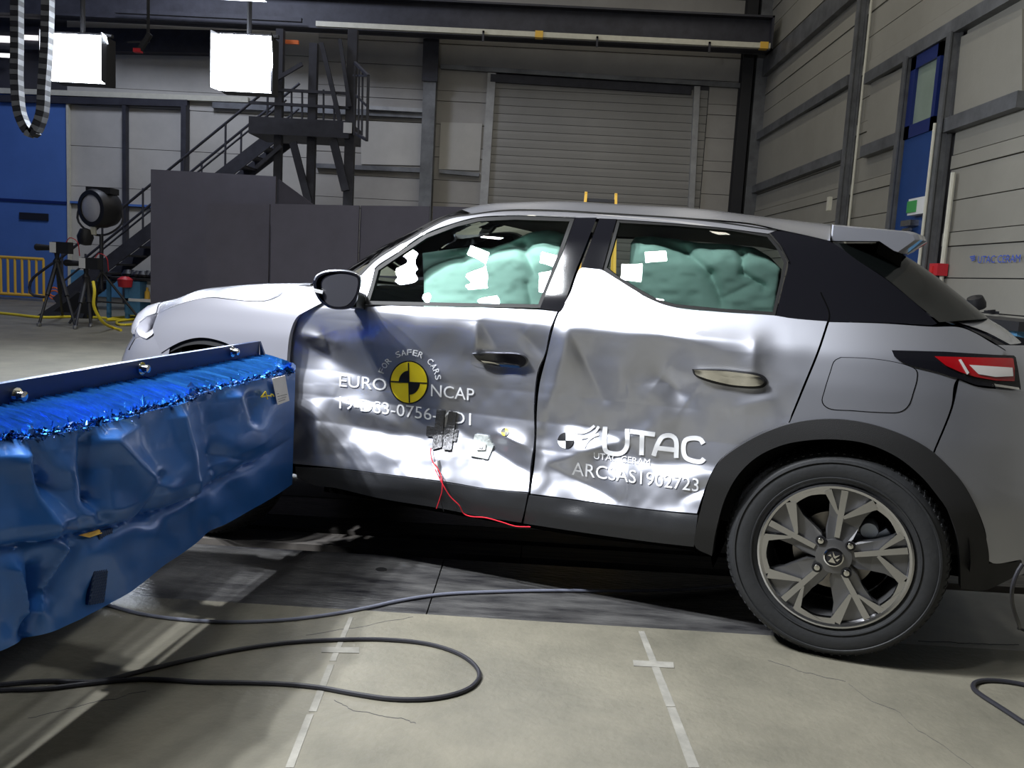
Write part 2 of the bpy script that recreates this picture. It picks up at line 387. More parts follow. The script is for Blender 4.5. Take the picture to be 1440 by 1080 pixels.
t, x, y = column('wall_column', 1345, 50, 1312, 390, 13, XR-.05, 'galv', 'grey post on the near side of the blue side door', axis='X')
MB().tube([(x-.04, y-.3, 1.2), (x-.04, y-.3, 2.6)], .03).tube([(x-.16, y+.05, 1.2), (x-.16, y+.05, 3.2)], .02).build('conduit', 'cream', t)
# rails on the right wall
def barX(name, u0, v0, u1, v1, w_, X, d, m, parent=None):
    P, Q = onX(u0, v0, X), onX(u1, v1, X); zz = (P[2]+Q[2])/2; P[2] = Q[2] = zz
    return MB().bar(P, Q, w_, d).build(name, m, parent)
for n, a in enumerate([((1052, 197), (1197, 121)), ((1052, 268), (1188, 222)), ((1062, 98), (1208, -5)), ((1222, 108), (1440, -12)), ((1216, 212), (1268, 197)), ((1330, 180), (1440, 138))]):
    P, Q = onX(*a[0], XR-.08), onX(*a[1], XR-.08); zz = (P[2]+Q[2])/2
    struct(MB().bar((XR-.08, P[1], zz), (XR-.08, Q[1], zz), .16 if n != 2 else .36, .14).build('trim_%d' % (7+n), 'galv'))
# side door with transom window
yA, yB_ = onX(1309, 250, XR-.05)[1], onX(1283, 250, XR-.05)[1]
ztr = onX(1305, 190, XR)[2]; ztop = onX(1310, 75, XR)[2]
d2 = struct(MB().box((XR-.1, yA-.05, 0), (XR-.03, yB_+.25, ztr)).build('door_2', 'door_blue'))
P = onX(1296, 290, XR-.14)
MB().box((XR-.2, P[1]-.22, P[2]-.1), (XR-.1, P[1]+.25, P[2]+.1)).build('push_bar_box', 'white', d2, label='white and green push box')
MB().box((XR-.215, P[1]-.0, P[2]-.07), (XR-.195, P[1]+.25, P[2]+.07)).build('push_bar_sign', 'green', d2)
P = onX(1280, 314, XR-.14)
MB().box((XR-.2, P[1]-.15, P[2]-.035), (XR-.1, P[1]+.15, P[2]+.035)).tube([(XR-.17, P[1]-.1, P[2]-.08), (XR-.17, P[1]+.12, P[2]-.08)], .02).build('door_lock', 'brushed', d2)
w1 = struct(MB().box((XR-.08, yA-.05, ztr+.03), (XR-.05, yB_+.25, ztop)).build('window_1', 'pane'))
fr = MB()
for (ya, yb, za, zb) in ((yA-.05, yB_+.25, ztr, ztr+.16), (yA-.05, yB_+.25, ztop-.16, ztop), (yA-.05, yA+.04, ztr, ztop), (yB_+.1, yB_+.25, ztr, ztop)): fr.box((XR-.12, ya, za), (XR-.04, yb, zb))
fr.build('window_frame', 'deep_blue', w1)
# lettering on the side wall
def text_mesh(s, ext=0.0):
    c = bpy.data.curves.new('t', 'FONT'); c.body = s; c.resolution_u = 3; o = bpy.data.objects.new('t', c); COL.objects.link(o)
    dg = bpy.context.evaluated_depsgraph_get(); me = bpy.data.meshes.new_from_object(o.evaluated_get(dg))
    bm = bmesh.new(); bm.from_mesh(me); bmesh.ops.triangulate(bm, faces=bm.faces[:])
    for _ in range(3):
        es = [e for e in bm.edges if e.calc_length() > .22]
        if es: bmesh.ops.subdivide_edges(bm, edges=es, cuts=1); bmesh.ops.triangulate(bm, faces=bm.faces[:])
    v = np.array([p.co[:] for p in bm.verts]); f = [[a.index for a in q.verts] for q in bm.faces]; bm.free()
    bpy.data.objects.remove(o); bpy.data.curves.remove(c); bpy.data.meshes.remove(me)
    v[:, 0] -= v[:, 0].min(); return v, f
tv, tf = text_mesh('UTAC CERAM')
P, Q = onX(1375, 370, XR-.06), onX(1434.5, 369, XR-.06); hgt = abs(onX(1405, 359.5, XR-.06)[2]-onX(1405, 370, XR-.06)[2])
Lx = tv[:, 0].max(); vv = np.stack([np.full(len(tv), XR-.062), P[1]+(Q[1]-P[1])*tv[:, 0]/Lx, P[2]+(hgt/.7)*tv[:, 1]], -1)
obj('lettering', vv, tf, 'blue_print', wr, smooth=False)
lg = MB()
for k in range(3):
    A = onX(1364+k*1.2, 361.5+k*2.6, XR-.066); B = onX(1371, 360.+k*2.4, XR-.066); lg.bar(A, B, .012, .004)
lg.build('wall_emblem', 'blue_print', wr)
# red call point
P = onX(1320, 388, XR-.05); Q = onX(1334, 371, XR-.05)
t = thing('alarm_box', 'small red alarm box on the right wall below the pipe', 'alarm', (XR, P[1], P[2]))
MB().box((XR-.17, Q[1], P[2]), (XR-.05, P[1], Q[2])).build('housing', 'red', t); MB().box((XR-.19, Q[1]+.1, P[2]+.03), (XR-.17, P[1]-.08, Q[2]-.03)).build('cover', 'red_print', t)
MB().tube([(XR-.12, P[1]-.15, P[2]), (XR-.12, P[1]-.17, P[2]-.06), (XR-.12, P[1]-.05, P[2]-.1)], .015).build('cable_tail', 'cable', t)
# crane girder and pale rail across the back
P, Q = onY(-60, -12, 19), onY(1094, 50, 19)
t = thing('crane_girder', 'deep grey steel girder spanning the hall under the roof', 'girder', (-3, 19, P[2]))
zb, zt = onY(800, 62, 19)[2], onY(800, 14, 19)[2]
Q[0] = min(Q[0], XR-.2)
MB().box((XL, 18.9, zb), (Q[0], 18.94, zt)).build('web', 'dark_steel', t)
MB().box((XL, 18.7, zt-.04), (Q[0], 19.1, zt)).build('flange', 'dark_steel', t); MB().box((XL, 18.7, zb), (Q[0], 19.1, zb+.04)).build('flange', 'dark_steel', t)
MB().box((Q[0]-.04, 18.7, zb), (Q[0], 19.1, zt)).build('end_plate', 'dark_steel', t)
A, B = onY(-40, -8, 18.5), onY(1082, 71, 18.5); A = onY(445, 28, 18.5)
t = thing('conductor_rail', 'long cream power rail with yellow joints under the girder', 'rail', (0, 18.5, A[2]))
zz = (A[2]+B[2])/2
MB().box((A[0], 18.45, zz-.05), (B[0], 18.55, zz+.05)).build('rail', 'cream', t)
for u in (758, 1075):
    x = onY(u, 50, 18.5)[0]; MB().box((x-.08, 18.42, zz-.065), (x+.08, 18.58, zz+.065)).build('joint', 'yellow_paint', t)
for u in (680, 840, 998):
    x = onY(u, 50, 18.5)[0]; MB().box((x-.02, 18.4, zz-.2), (x+.02, 18.44, zb+.03)).box((x-.02, 18.4, zb-.01), (x+.02, 18.7, zb+.03)).build('hanger', 'dark_steel', t)
MB().box((-9, 18.45, zz+.02), (A[0]-.3, 18.55, zz+.1)).build('rail', 'dark_steel', t)

# --- left background: blue wall, posts
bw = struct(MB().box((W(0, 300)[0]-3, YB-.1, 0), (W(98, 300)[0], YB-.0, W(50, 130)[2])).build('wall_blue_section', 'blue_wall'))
P = W(52, 305); MB().box((P[0]-.33, YB-.14, P[2]-.08), (P[0]+.33, YB-.1, P[2]+.08)).build('vent_grille', 'black_steel', bw)
MB().box((W(0, 300)[0]-3, YB-.13, W(60, 284)[2]-.03), (W(98, 300)[0], YB-.1, W(60, 284)[2]+.03)).build('blue_rail', 'deep_blue', bw)
struct(vert(YB-.06, 99, 145, 428, 3, .1, 'cream', 'trim_21', None))
struct(vert(YB-.1, 179, 150, 432, 5, .16, 'dark_steel', 'trim_22', None))
struct(vert(YB-.1, 262, 150, 432, 7, .2, 'dark_steel', 'trim_23', None))
struct(barY('trim_24', 0, 139, 265, 146, 9, YB-.12, .16, 'dark_steel'))
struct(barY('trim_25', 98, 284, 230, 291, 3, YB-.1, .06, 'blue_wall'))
struct(barY('trim_26', 0, 55, 350, 62, 30, YB-.2, .3, 'dark_steel'))
struct(barY('trim_27', 98, 397, 240, 404, 36, YB-.07, .1, 'light_blue'))
# strip windows high on the left
for n, (u, v, ww, hh) in enumerate([(8, 78, 15, 5), (44, 53, 23, 6), (4, 55, 20, 8)]):
    P = onY(u, v, YB-.4); s_ = YB/F
    struct(MB().box((P[0]-ww*s_/2, YB-.42, P[2]-hh*s_/2), (P[0]+ww*s_/2, YB-.38, P[2]+hh*s_/2)).build('window_%d' % (2+n), 'window_glow'))
# yellow guard rail
P = onY(0, 365, 19); Q = onY(61, 365, 19)
t = thing('guard_rail', 'yellow barred guard rail by the blue wall', 'railing', (-11.5, 19, 0))
zt = onY(30, 363, 19)[2]; zb = .12
for z_ in (zt, zb): MB().tube([(Q[0], 19, z_), (XL+.1, 19, z_)], .035).build('rail', 'yellow_paint', t)
x = Q[0]
while x > XL+.2: MB().tube([(x, 19, 0 if x == Q[0] else zb), (x, 19, zt)], .028).build('baluster', 'yellow_paint', t); x -= .16*1.0
# staircase
YS_ = 17.2
t = thing('staircase', 'dark steel staircase climbing behind the lamp stand to the gantry', 'stairs', (onY(90, 450, YS_)[0], YS_, 0))
S0, S1 = onY(80, 446, YS_), onY(402, 178, YS_)
S0[2] = .0
for dy, nm in ((0, 'stringer'), (.9, 'stringer')):
    MB().bar(S0+np.array([0, dy, 0.1]), S1+np.array([0, dy, 0]), .24, .05).build(nm, 'dark_steel', t)
ns = 20
for k in range(ns):
    c = S0+(S1-S0)*(k+.7)/ns; MB().box((c[0]-.14, YS_, c[2]+.02), (c[0]+.14, YS_+.9, c[2]+.06)).build('tread', 'dark_steel', t)
for dy in (0, .9):
    for k, hgt in enumerate((1.0, .5)):
        A = S0+np.array([.1, dy, hgt]); B = S1+np.array([0, dy, hgt]); MB().tube([A, B], .028 if k == 0 else .02).build('handrail', 'dark_steel', t)
    for k in range(6):
        c = S0+(S1-S0)*(k+.15)/5.6; MB().tube([c+np.array([0, dy, 0]), c+np.array([0, dy, 1.0])], .022).build('baluster', 'dark_steel', t)
A = S0+np.array([.1, 0, 1.0]); MB().tube(resample([A, A+(-.35, 0, -.25), A+(-.62, 0, -.5), A+(-.62, 0, -.75), A+(-.35, 0, -.8)], 14), .028).build('handrail', 'dark_steel', t)
# gantry platform tower
YG = 16.
t = thing('gantry', 'dark steel gantry platform with cage railing behind the black screens', 'platform', (onY(430, 200, YG)[0], YG, 0))
zp0, zp1 = onY(420, 192, YG)[2], onY(420, 168, YG)[2]
xa, xb = onY(352, 180, YG)[0], onY(492, 190, YG)[0]
MB().box((xa, YG-.1, zp0), (xb, YG+1.0, zp1)).build('deck', 'dark_steel', t)
for u, v0, wp in ((390, 40, 10), (437, 60, 11), (491, 40, 13)):
    x = onY(u, 200, YG)[0]; MB().box((x-wp*YG/F/2, YG, 0), (x+wp*YG/F/2, YG+.14, onY(u, v0, YG)[2])).build('post', 'dark_steel', t)
for (a, b, wpx) in (((412, 200), (434, 285), 10), ((468, 195), (486, 268), 11), ((478, 55), (492, 150), 5), ((425, 90), (360, 128), 5), ((452, 60), (478, 170), 6), ((396, 205), (360, 236), 5)):
    MB().bar(onY(*a, YG-.05), onY(*b, YG-.05), wpx*YG/F, .06, upv=(1, 0, 0)).build('brace', 'dark_steel', t)
for v in (128, 148):
    MB().bar(onY(350, v-4, YG), onY(492, v+4, YG), .05, .05).build('handrail', 'dark_steel', t)
for u in (410, 425, 455, 470):
    MB().bar(onY(u, 126, YG), onY(u, 176, YG), .03, .03, upv=(1, 0, 0)).build('baluster', 'dark_steel', t)
cg = [onY(499, 88, YG), onY(518, 107, YG-1.0), onY(516, 197, YG-1.0), onY(497, 186, YG)]
for k in range(3): MB().bar(cg[k], cg[k+1], .045, .045, upv=(1, .1, 0)).build('cage_bar', 'dark_steel', t)
for u in (499, 505, 510): MB().bar(onY(u, 92+(u-499)*.9, YG-.5), onY(u-1, 190, YG-.5), .03, .03, upv=(1, 0, 0)).build('cage_bar', 'dark_steel', t)
MB().bar(onY(497, 106, YG-.3), onY(517, 107, YG-.8), .03, .03).bar(onY(499, 133, YG-.3), onY(517, 150, YG-.8), .03, .03).build('cage_bar', 'dark_steel', t)
P = onY(491, 180, YG-.2); MB().box((P[0]-.1, P[1]-.02, P[2]-.09), (P[0]+.05, P[1], P[2]+.09)).build('notice', 'white', t)
P = onY(404, 59, YG+.2); MB().box((P[0]-.2, P[1], P[2]-.03), (P[0]+.2, P[1]+.06, P[2]+.04)).build('warning_strip', 'orange', t)
# black screens
def screen(label, px, Y, grp=None):
    P = [onY(u, v, Y) for u, v in px]
    if len(px) == 2: P = [(P[0][0], Y, .02), (P[1][0], Y, .02), (P[1][0], Y, P[1][2]), (P[0][0], Y, P[0][2])]
    t = thing('screen_panel', label, 'screen', (float(np.mean([p[0] for p in P])), Y, 0)); MB().prism(P, (0, .05, 0)).build('board', 'screen_black', t)
    xs = [p[0] for p in P]
    for x in (min(xs)+.05, max(xs)-.05): MB().box((x-.03, Y-.01, 0), (x+.03, Y+.4, .04)).box((x-.02, Y+.05, .04), (x+.02, Y+.08, 1.0)).build('foot', 'black_steel', t)
screen('tall black screen at left behind the lamp stand', [(212, 238), (388, 248)], 11.2)
screen('low black screen standing in front of the tall one', [(291, 286), (379, 287)], 10.4)
screen('wide black screen second from the left of the low row', [(382, 286.5), (505, 289)], 10.3)
screen('black screen right above the car mirror and windscreen', [(507, 289), (604, 290)], 10.4)
screen('black screen panel just left of the roof front corner', [(609, 290), (720, 293)], 10.5)
o = MB().prism([onY(u, v, 13.) for u, v in ((392, 252), (392, 300), (440, 300), (440, 287))], (0, .05, 0)).box((onY(395, 280, 13)[0], 13.0, 0), (onY(399, 280, 13)[0], 13.05, 1.9)).box((onY(431, 280, 13)[0], 13.0, 0), (onY(435, 280, 13)[0], 13.05, 1.9)).build('sloped_panel', 'screen_black')
tag(o, 'dark panel with sloping top edge between the gantry legs', 'panel')

# --- floodlights hanging at top left
def flood(u, v, Y, w_, h_, label):
    P = onY(u, v, Y); t = thing('floodlight', label, 'floodlight', P)
    MB().box((P[0]-w_/2, Y, P[2]-h_/2), (P[0]+w_/2, Y+.25, P[2]+h_/2)).build('housing', 'black_steel', t)
    MB().box((P[0]-w_/2-.05, Y+.05, P[2]+h_/2), (P[0]+w_/2+.05, Y+.1, P[2]+h_/2+.04)).tube([(P[0], Y+.1, P[2]+h_/2), (P[0], Y+.1, 9.0)], .03).build('yoke', 'black_steel', t)
    for i in (0, 1):
        for j in (0, 1):
            cx, cz = P[0]+(i-.5)*w_/2, P[2]+(j-.5)*h_/2
            MB().box((cx-w_/4+.004, Y-.04, cz-h_/4+.004), (cx+w_/4-.004, Y-.005, cz+h_/4-.004)).build('lamp_cell', 'lamp_glow', t)
    for s in (-1, 1): MB().prism([(P[0]+s*w_/2, Y, P[2]-h_/2), (P[0]+s*w_/2, Y, P[2]+h_/2), (P[0]+s*(w_/2+.04), Y-.2, P[2]+h_/2), (P[0]+s*(w_/2+.04), Y-.2, P[2]-h_/2)], (s*.01, 0, 0)).build('barn_door', 'black_steel', t)
flood(111, 83, 10.8, .66, .56, 'glaring floodlight at far left beside the hanging cable chain')
flood(346, 90, 10.8, .64, .66, 'glaring floodlight right of the other, in front of the gantry')
flood(332, -34, 9.6, .5, .36, 'glaring floodlight cut by the top edge of the photo')
P = onY(196, 60, 12)
t = thing('hanging_bracket', 'dark hanging bracket with a red end between the floodlights', 'bracket', P)
MB().bar(P+(.15, 0, .12), P+(0, 0, -.1), .06, .06).bar(P+(-.16, 0, 0), P+(.14, 0, .02), .02, .02).bar(P+(.12, 0, .1), (P[0]+.12, P[1], 9), .03, .03).build('arm', 'black_steel', t)
MB().box(P+(-.07, -.04, -.13), P+(.03, .04, -.08)).build('tip', 'red', t)
# cable chain
t = thing('cable_chain', 'ribbed cable chain hanging in a loop at the top left corner', 'cable chain', onY(45, 190, 9))
pts = resample([onY(u, v, 9) for u, v in ((24, -40), (24, 60), (24, 120), (30, 165), (45, 188), (58, 165), (62, 120), (66, 60), (68, -40))], 64)
for k in range(1, 62):
    d = pts[k+1]-pts[k-1]; d /= np.linalg.norm(d)
    MB().bar(pts[k]-d*.028, pts[k]+d*.028, .085, .1, upv=(1, 0, .01)).build('chain_link', 'galv' if k % 2 else 'black_steel', t)

# --- fresnel lamp on stand
YL = 13.
def P_(u, v, Y=YL): return onY(u, v, Y)
base = onZ(137, 455); YL = base[1]
t = thing('studio_lamp', 'big round black studio lamp with fresnel lens on a stand', 'studio lamp', (P_(137, 300, YL)[0], YL, 0))
s_ = YL/F; c = P_(131, 293, YL); ax = np.array([-.35, -.9, -.05]); ax /= np.linalg.norm(ax)
MB().lathe([(.0, -.45), (15*s_, -.44), (24*s_, -.34), (27*s_, -.2), (27*s_, 0), (25*s_, .05), (19*s_, .06), (19*s_, .03)], c, ax, 32).build('housing', 'black_steel', t, smooth=True)
MB().lathe([(18.8*s_, .035), (14*s_, .06), (8*s_, .075), (0.001, .08)], c, ax, 32).build('lens', 'fresnel', t, smooth=True)
MB().box(c+(-.12, -.0, .24), c+(.28, .3, .34)).build('vent_hood', 'black_steel', t)
MB().tube(resample([c+(-.3, .15, .05), c+(-.33, .15, -.2), c+(-.1, .15, -.4), c+(.15, .15, -.4), c+(.4, .15, -.2), c+(.4, .15, 0)], 20), .018).build('yoke', 'dark_steel', t)
cx_ = P_(136, 350, YL)[0]
MB().tube([(cx_, YL+.15, c[2]-.4), (cx_, YL+.15, .55)], .03).build('pole', 'black_steel', t)
for a in range(3):
    an = 2*pi*a/3+.2; MB().tube([(cx_, YL+.15, .85), (cx_+.65*cos(an), YL+.15+.65*sin(an), .02)], .02).build('leg', 'black_steel', t)
    MB().tube([(cx_, YL+.15, .35), (cx_+.4*cos(an), YL+.15+.4*sin(an), .34)], .012).build('leg_brace', 'black_steel', t)
MB().box((cx_-.09, YL-.02, c[2]-.42), (cx_-.01, YL+.02, c[2]-.25)).build('tag', 'cream', t)
b_ = P_(120, 333, YL); MB().lathe([(.02, -.14), (.1, -.12), (.13, 0), (.09, .12), (.01, .14)], b_, (0.1, 0, 1), 10).build('ballast_bag', 'black_steel', t, smooth=True)
# tripods with high speed cameras
def tripod(u, vcam, feet, label, labelc):
    fp = [onZ(*f) for f in feet]; cx = float(np.mean([p[0] for p in fp])); cy = float(np.mean([p[1] for p in fp])); hd = onY(u, vcam, cy)
    t = thing('tripod', label, 'tripod', (hd[0], cy, 0)); top = np.array([hd[0], cy, hd[2]-.2])
    for p in fp:
        p = np.array([p[0], p[1], .03]); m_ = top+(p-top)*.55
        MB().tube([top, m_], .035).build('leg', 'black_steel', t); MB().tube([m_, p], .022).build('leg_tube', 'black_steel', t); MB().lathe([(.0, -.03), (.035, -.02), (.035, .02), (.0, .03)], p, (0, 0, 1), 10).build('foot', 'brushed', t)
    MB().lathe([(.05, -.1), (.06, 0), (.03, .05), (.04, .12)], top, (0, 0, 1), 12).build('head', 'black_steel', t)
    c = thing('camera_box', labelc, 'camera', (hd[0], cy, hd[2]))
    MB().box((hd[0]-.03, cy-.08, hd[2]-.08), (hd[0]+.22, cy+.08, hd[2]+.1)).build('body', 'black_steel', c); MB().box((hd[0]-.07, cy-.085, hd[2]-.07), (hd[0]+.03, cy+.085, hd[2]+.09)).build('front_plate', 'white', c)
    MB().lathe([(.045, -.3), (.055, -.28), (.045, -.14), (.04, -.02)], (hd[0]-.04, cy, hd[2]), (1, 0, 0), 14, True).build('lens', 'black_steel', c)
    MB().tube(resample([(hd[0]+.15, cy, hd[2]+.1), (hd[0]+.2, cy, hd[2]+.17), (hd[0]+.35, cy-.05, hd[2]+.12), (hd[0]+.36, cy, hd[2]-.1)], 12), .007).build('cable_tail', 'red', c)
tripod(80, 349, [(55, 459), (106, 462), (88, 447)], 'left black camera tripod with wide legs beside the yellow rail', 'high speed camera with white plate on the left tripod')
tripod(121, 371, [(106, 463), (128, 460), (140, 450)], 'shorter black tripod in front of the lamp stand', 'lower camera with white plate on the shorter tripod')
P = onZ(80, 446); o = MB().add([P+(-.35, 0, .01), P+(.45, 0, .01), P+(.5, .25, .42), P+(.2, .25, .46)], [(0, 1, 2, 3)]).prism([P+(-.2, .05, .0), P+(.5, .05, .0), P+(.55, .05, .42), P+(.35, .05, .45)], (0, .3, 0)).build('equipment_case', 'black_steel'); tag(o, 'black equipment case leaning behind the left tripod legs', 'case')
o = MB().tube(resample([onZ(77, 425)+(0.1*cos(a)*1.2, 0, .13+.11*sin(a)+.01*a) for a in np.linspace(0, 12, 40)], 60), .018).build('cable_coil', 'orange'); tag(o, 'orange cable coiled on the left tripod', 'cable')
# yellow cables
def floorcable(name, px, r, m, label, n=80, z=None):
    P = [onZ(u, v)+(0, 0, r) for u, v in px]; o = MB().tube(resample(P, n), r, 8).build(name, m, smooth=True); tag(o, label, 'cable'); return o
floorcable('yellow_cable', [(-20, 440), (20, 444), (60, 448), (110, 447), (150, 449), (190, 446), (182, 450), (150, 452)], .022, 'yellow_cable', 'yellow cable lying along the floor to the tripods')
A = onY(131, 396, 12.6); o = MB().tube(resample([A, onY(133, 410, 12.5), onY(132, 430, 12.5), onY(142, 450, 12.6), onZ(160, 463)+(0, 0, .02), onZ(170, 466)+(0, 0, .02)], 40), .022).build('yellow_cable', 'yellow_cable', smooth=True); tag(o, 'yellow cable dropping from the lamp stand to the floor', 'cable')
o = MB().tube(resample([onZ(u, v)+(0, 0, .025) for u, v in ((150, 451), (185, 447), (192, 450), (165, 454), (172, 459), (194, 458), (215, 460))], 50), .02).build('yellow_cable', 'yellow_cable', smooth=True); tag(o, 'tangled yellow cable on the floor left of the headlight', 'cable')
# work bench and clutter by the screens
YW = 15.
x0, x1 = onY(150, 400, YW)[0], onY(226, 400, YW)[0]
t = thing('work_bench', 'light blue work bench with shelves under the staircase', 'bench', ((x0+x1)/2, YW, 0))
ztp = onY(190, 391, YW)[2]
MB().box((x0, YW, ztp-.04), (x1, YW+.7, ztp)).build('bench_top', 'black_steel', t); MB().box((onY(176, 400, YW)[0], YW, onY(190, 424, YW)[2]), (x1, YW+.6, onY(190, 420, YW)[2])).build('shelf', 'white', t)
for u in (152, 178, 222): MB().box((onY(u, 400, YW)[0]-.03, YW, 0), (onY(u, 400, YW)[0]+.03, YW+.06, ztp)).build('leg', 'light_blue', t)
MB().box((onY(150, 400, YW)[0], YW+.65, .1), (x1, YW+.7, ztp)).build('back_panel', 'light_blue', t)
MB().box((onY(180, 400, YW)[0], YW+.02, .1), (onY(196, 400, YW)[0], YW+.5, ztp-.06)).build('cabinet', 'light_blue', t)
P = onY(196, 387, YW+.2); P[2] = ztp
mb = MB(); rr = np.random.RandomState(3)
for k in range(7): mb.lathe([(.0, 0), (.11, .01), (.12, .05), (.07, .1+.05*rr.rand()), (.0, .13)], (P[0]-.25+.1*k, YW+.25+.1*rr.rand(), ztp), (rr.rand()*.4-.2, .1, 1), 9)
o = mb.build('plastic_bag', 'black_steel', smooth=True); tag(o, 'crumpled black plastic bag on the work bench', 'bag')
P = onY(176, 397, YW-.05); o = MB().lathe([(.0, -.1), (.11, -.08), (.13, .05), (.06, .1), (.0, .1)], P+(0, 0, 0), (0, 0, 1), 12).tube([P+(0, 0, .1), (P[0], P[1]+.05, ztp)], .012).build('cable_reel', 'red', smooth=True); tag(o, 'dull red reel hanging on the bench front', 'reel')
P = onY(205, 407, YW+.3); o = MB().box((P[0]-.1, YW+.3, onY(190, 420, YW)[2]), (P[0]+.12, YW+.34, P[2]+.18)).box((P[0]-.05, YW+.28, P[2]-.1), (P[0]+.07, YW+.3, P[2]+.1)).build('white_canister', 'white'); tag(o, 'white box on the lower bench shelf', 'box')
P = onY(207, 414, YW+.15); zs = onY(190, 420, YW)[2]; o = MB().lathe([(.0, 0), (.045, 0), (.045, .12), (.02, .15), (.02, .2), (.0, .2)], (P[0], P[1], zs), (0, 0, 1), 12).build('spray_bottle', 'yellow_paint', smooth=True); tag(o, 'yellow spray bottle on the lower bench shelf', 'bottle')
# right bench behind the tail
P = onX(1400, 444, 4.2); yb0 = 8.6
t = thing('side_bench', 'blue side bench with dark top along the right wall', 'bench', (4.3, 9.5, 0))
zt2 = onY(1425, 446, 9.)[2]
MB().box((3.95, 7.2, zt2-.08), (4.68, 10.2, zt2)).build('bench_top', 'black_steel', t); MB().box((4.0, 7.3, .1), (4.66, 10.1, zt2-.08)).build('cabinet', 'light_blue', t)
for k in range(3): MB().box((3.98, 7.35+k*.92, .2), (4.0, 8.2+k*.92, zt2-.14)).build('cabinet_door', 'light_blue', t)
P = onY(1404, 440, 9.2); o = MB().box((P[0]-.1, 9.0, zt2), (P[0]+.14, 9.3, zt2+.05)).bar((P[0]-.15, 9.1, zt2+.04), (P[0]+.12, 9.1, zt2+.09), .03, .05).bar((P[0]+.1, 9.1, zt2), (P[0]+.1, 9.1, zt2+.1), .04, .05, upv=(1, 0, 0)).build('bench_tool', 'black_steel'); tag(o, 'small black tool on the side bench', 'tool')
P = onY(1372, 425, 8.5); t = thing('desk_lamp', 'rounded black lamp head poking up behind the rear window', 'lamp', (4.1, 8.5, zt2))
MB().lathe([(.0, .07), (.07, .05), (.09, -.02), (.085, -.06)], (P[0], 8.5, P[2]), (-.4, -.2, 1), 16).build('shade', 'black_steel', t, smooth=True); MB().tube([(P[0], 8.5, P[2]), (P[0]+.05, 8.5, zt2+.1), (4.1, 8.5, zt2)], .012).lathe([(0, .02), (.06, .02), (.06, 0)], (4.1, 8.5, zt2), (0, 0, 1), 12).build('arm', 'black_steel', t)
# step ladder behind the car
YD = 7.2; xa, xb = onY(824, 275, YD)[0], onY(866, 277, YD)[0]; zt3 = onY(845, 271, YD)[2]
t = thing('step_ladder', 'step ladder with yellowish rails peeking over the car roof', 'ladder', ((xa+xb)/2, YD, 0))
for x in (xa, xb): MB().bar((x, YD, zt3), (x+(x-(xa+xb)/2)*.5, YD+.4, 0), .02, .03, upv=(1, 0, 0)).build('side_rail', 'yellow_paint', t); MB().bar((x, YD, zt3-.02), (x+(x-(xa+xb)/2)*.5, YD-.4, 0), .02, .03, upv=(1, 0, 0)).build('side_rail', 'yellow_paint', t)
for k in range(6): z_ = zt3-.05-k*.3; s_ = 1+(k*.3)/zt3*.5; o_ = (xb-xa)/2*s_; MB().box(((xa+xb)/2-o_, YD+.4*(1-z_/zt3)-.02, z_-.025), ((xa+xb)/2+o_, YD+.4*(1-z_/zt3)+.04, z_)).build('rung', 'black_steel', t)

#CARPART
# ================================================================== CAR
AC = radians(19)
_r = ray(1172., 785.); _O = C0+_r*2.735/_r[1]
EX = np.array([cos(AC), -sin(AC), 0]); EY = np.array([sin(AC), cos(AC), 0]); OC = np.array([_O[0], _O[1], 0])
HW = .87
def w2c(p): q = np.asarray(p)-OC; return np.stack([q@EX, q@EY, q[..., 2]], -1)
def c2w(p): p = np.asarray(p, float); return OC+p[..., :1]*EX+p[..., 1:2]*EY+p[..., 2:3]*np.array([0, 0, 1])
CC = w2c(C0)
def smooth_table(pts, lo, hi, sig):
    x = np.linspace(lo, hi, 800); y = np.interp(x, *zip(*pts)); k = np.exp(-.5*(np.arange(-120, 121)*(x[1]-x[0])/sig)**2); k /= k.sum()
    y = np.convolve(np.pad(y, 120, mode='edge'), k, 'valid'); return x, y
_sz = smooth_table([(0, .12), (.2, .08), (.3, .04), (.38, .01), (.55, -.02), (.75, -.015), (.9, .005), (1.0, .03), (1.06, .065), (1.12, .10), (1.2, .14), (1.35, .21), (1.44, .27), (1.5, .40), (1.54, .75), (1.7, .75)], 0, 1.7, .018)
_xf = smooth_table([(0, -3.1), (.2, -3.25), (.3, -3.40), (.5, -3.47), (.7, -3.45), (.85, -3.34), (.95, -3.19), (1.05, -3.05), (1.15, -2.9), (1.25, -2.6), (1.4, -1.8), (1.5, -1.2), (1.7, -1.2)], 0, 1.7, .03)
_xr = smooth_table([(0, .6), (.2, .72), (.35, .76), (.6, .76), (.9, .74), (1.0, .70), (1.1, .62), (1.3, .45), (1.45, .3), (1.7, .2)], 0, 1.7, .03)
NF, NR, XF0, XR0 = 2.5, 2.8, -2.05, -.1
def fend(x, x0, xe, n):
    u = np.clip((x-x0)/(xe-x0), 0, .999999); return HW*(1-(1-u**n)**(1/n))
def YS(x, z):
    xf = np.interp(z, *_xf); xr = np.interp(z, *_xr); s = np.interp(z, *_sz)
    beyond = np.where((x < xf) | (x > xr), 1., 0.)
    y = s+(HW-s)/HW*(fend(x, XF0, np.minimum(xf, XF0-.2), NF)+fend(x, XR0, np.maximum(xr, XR0+.2), NR))
    y = y+.03*np.exp(-((x+1.28)/.75)**2)*np.clip((z-.95)/.05, 0, 1)*0
    return y+beyond*50
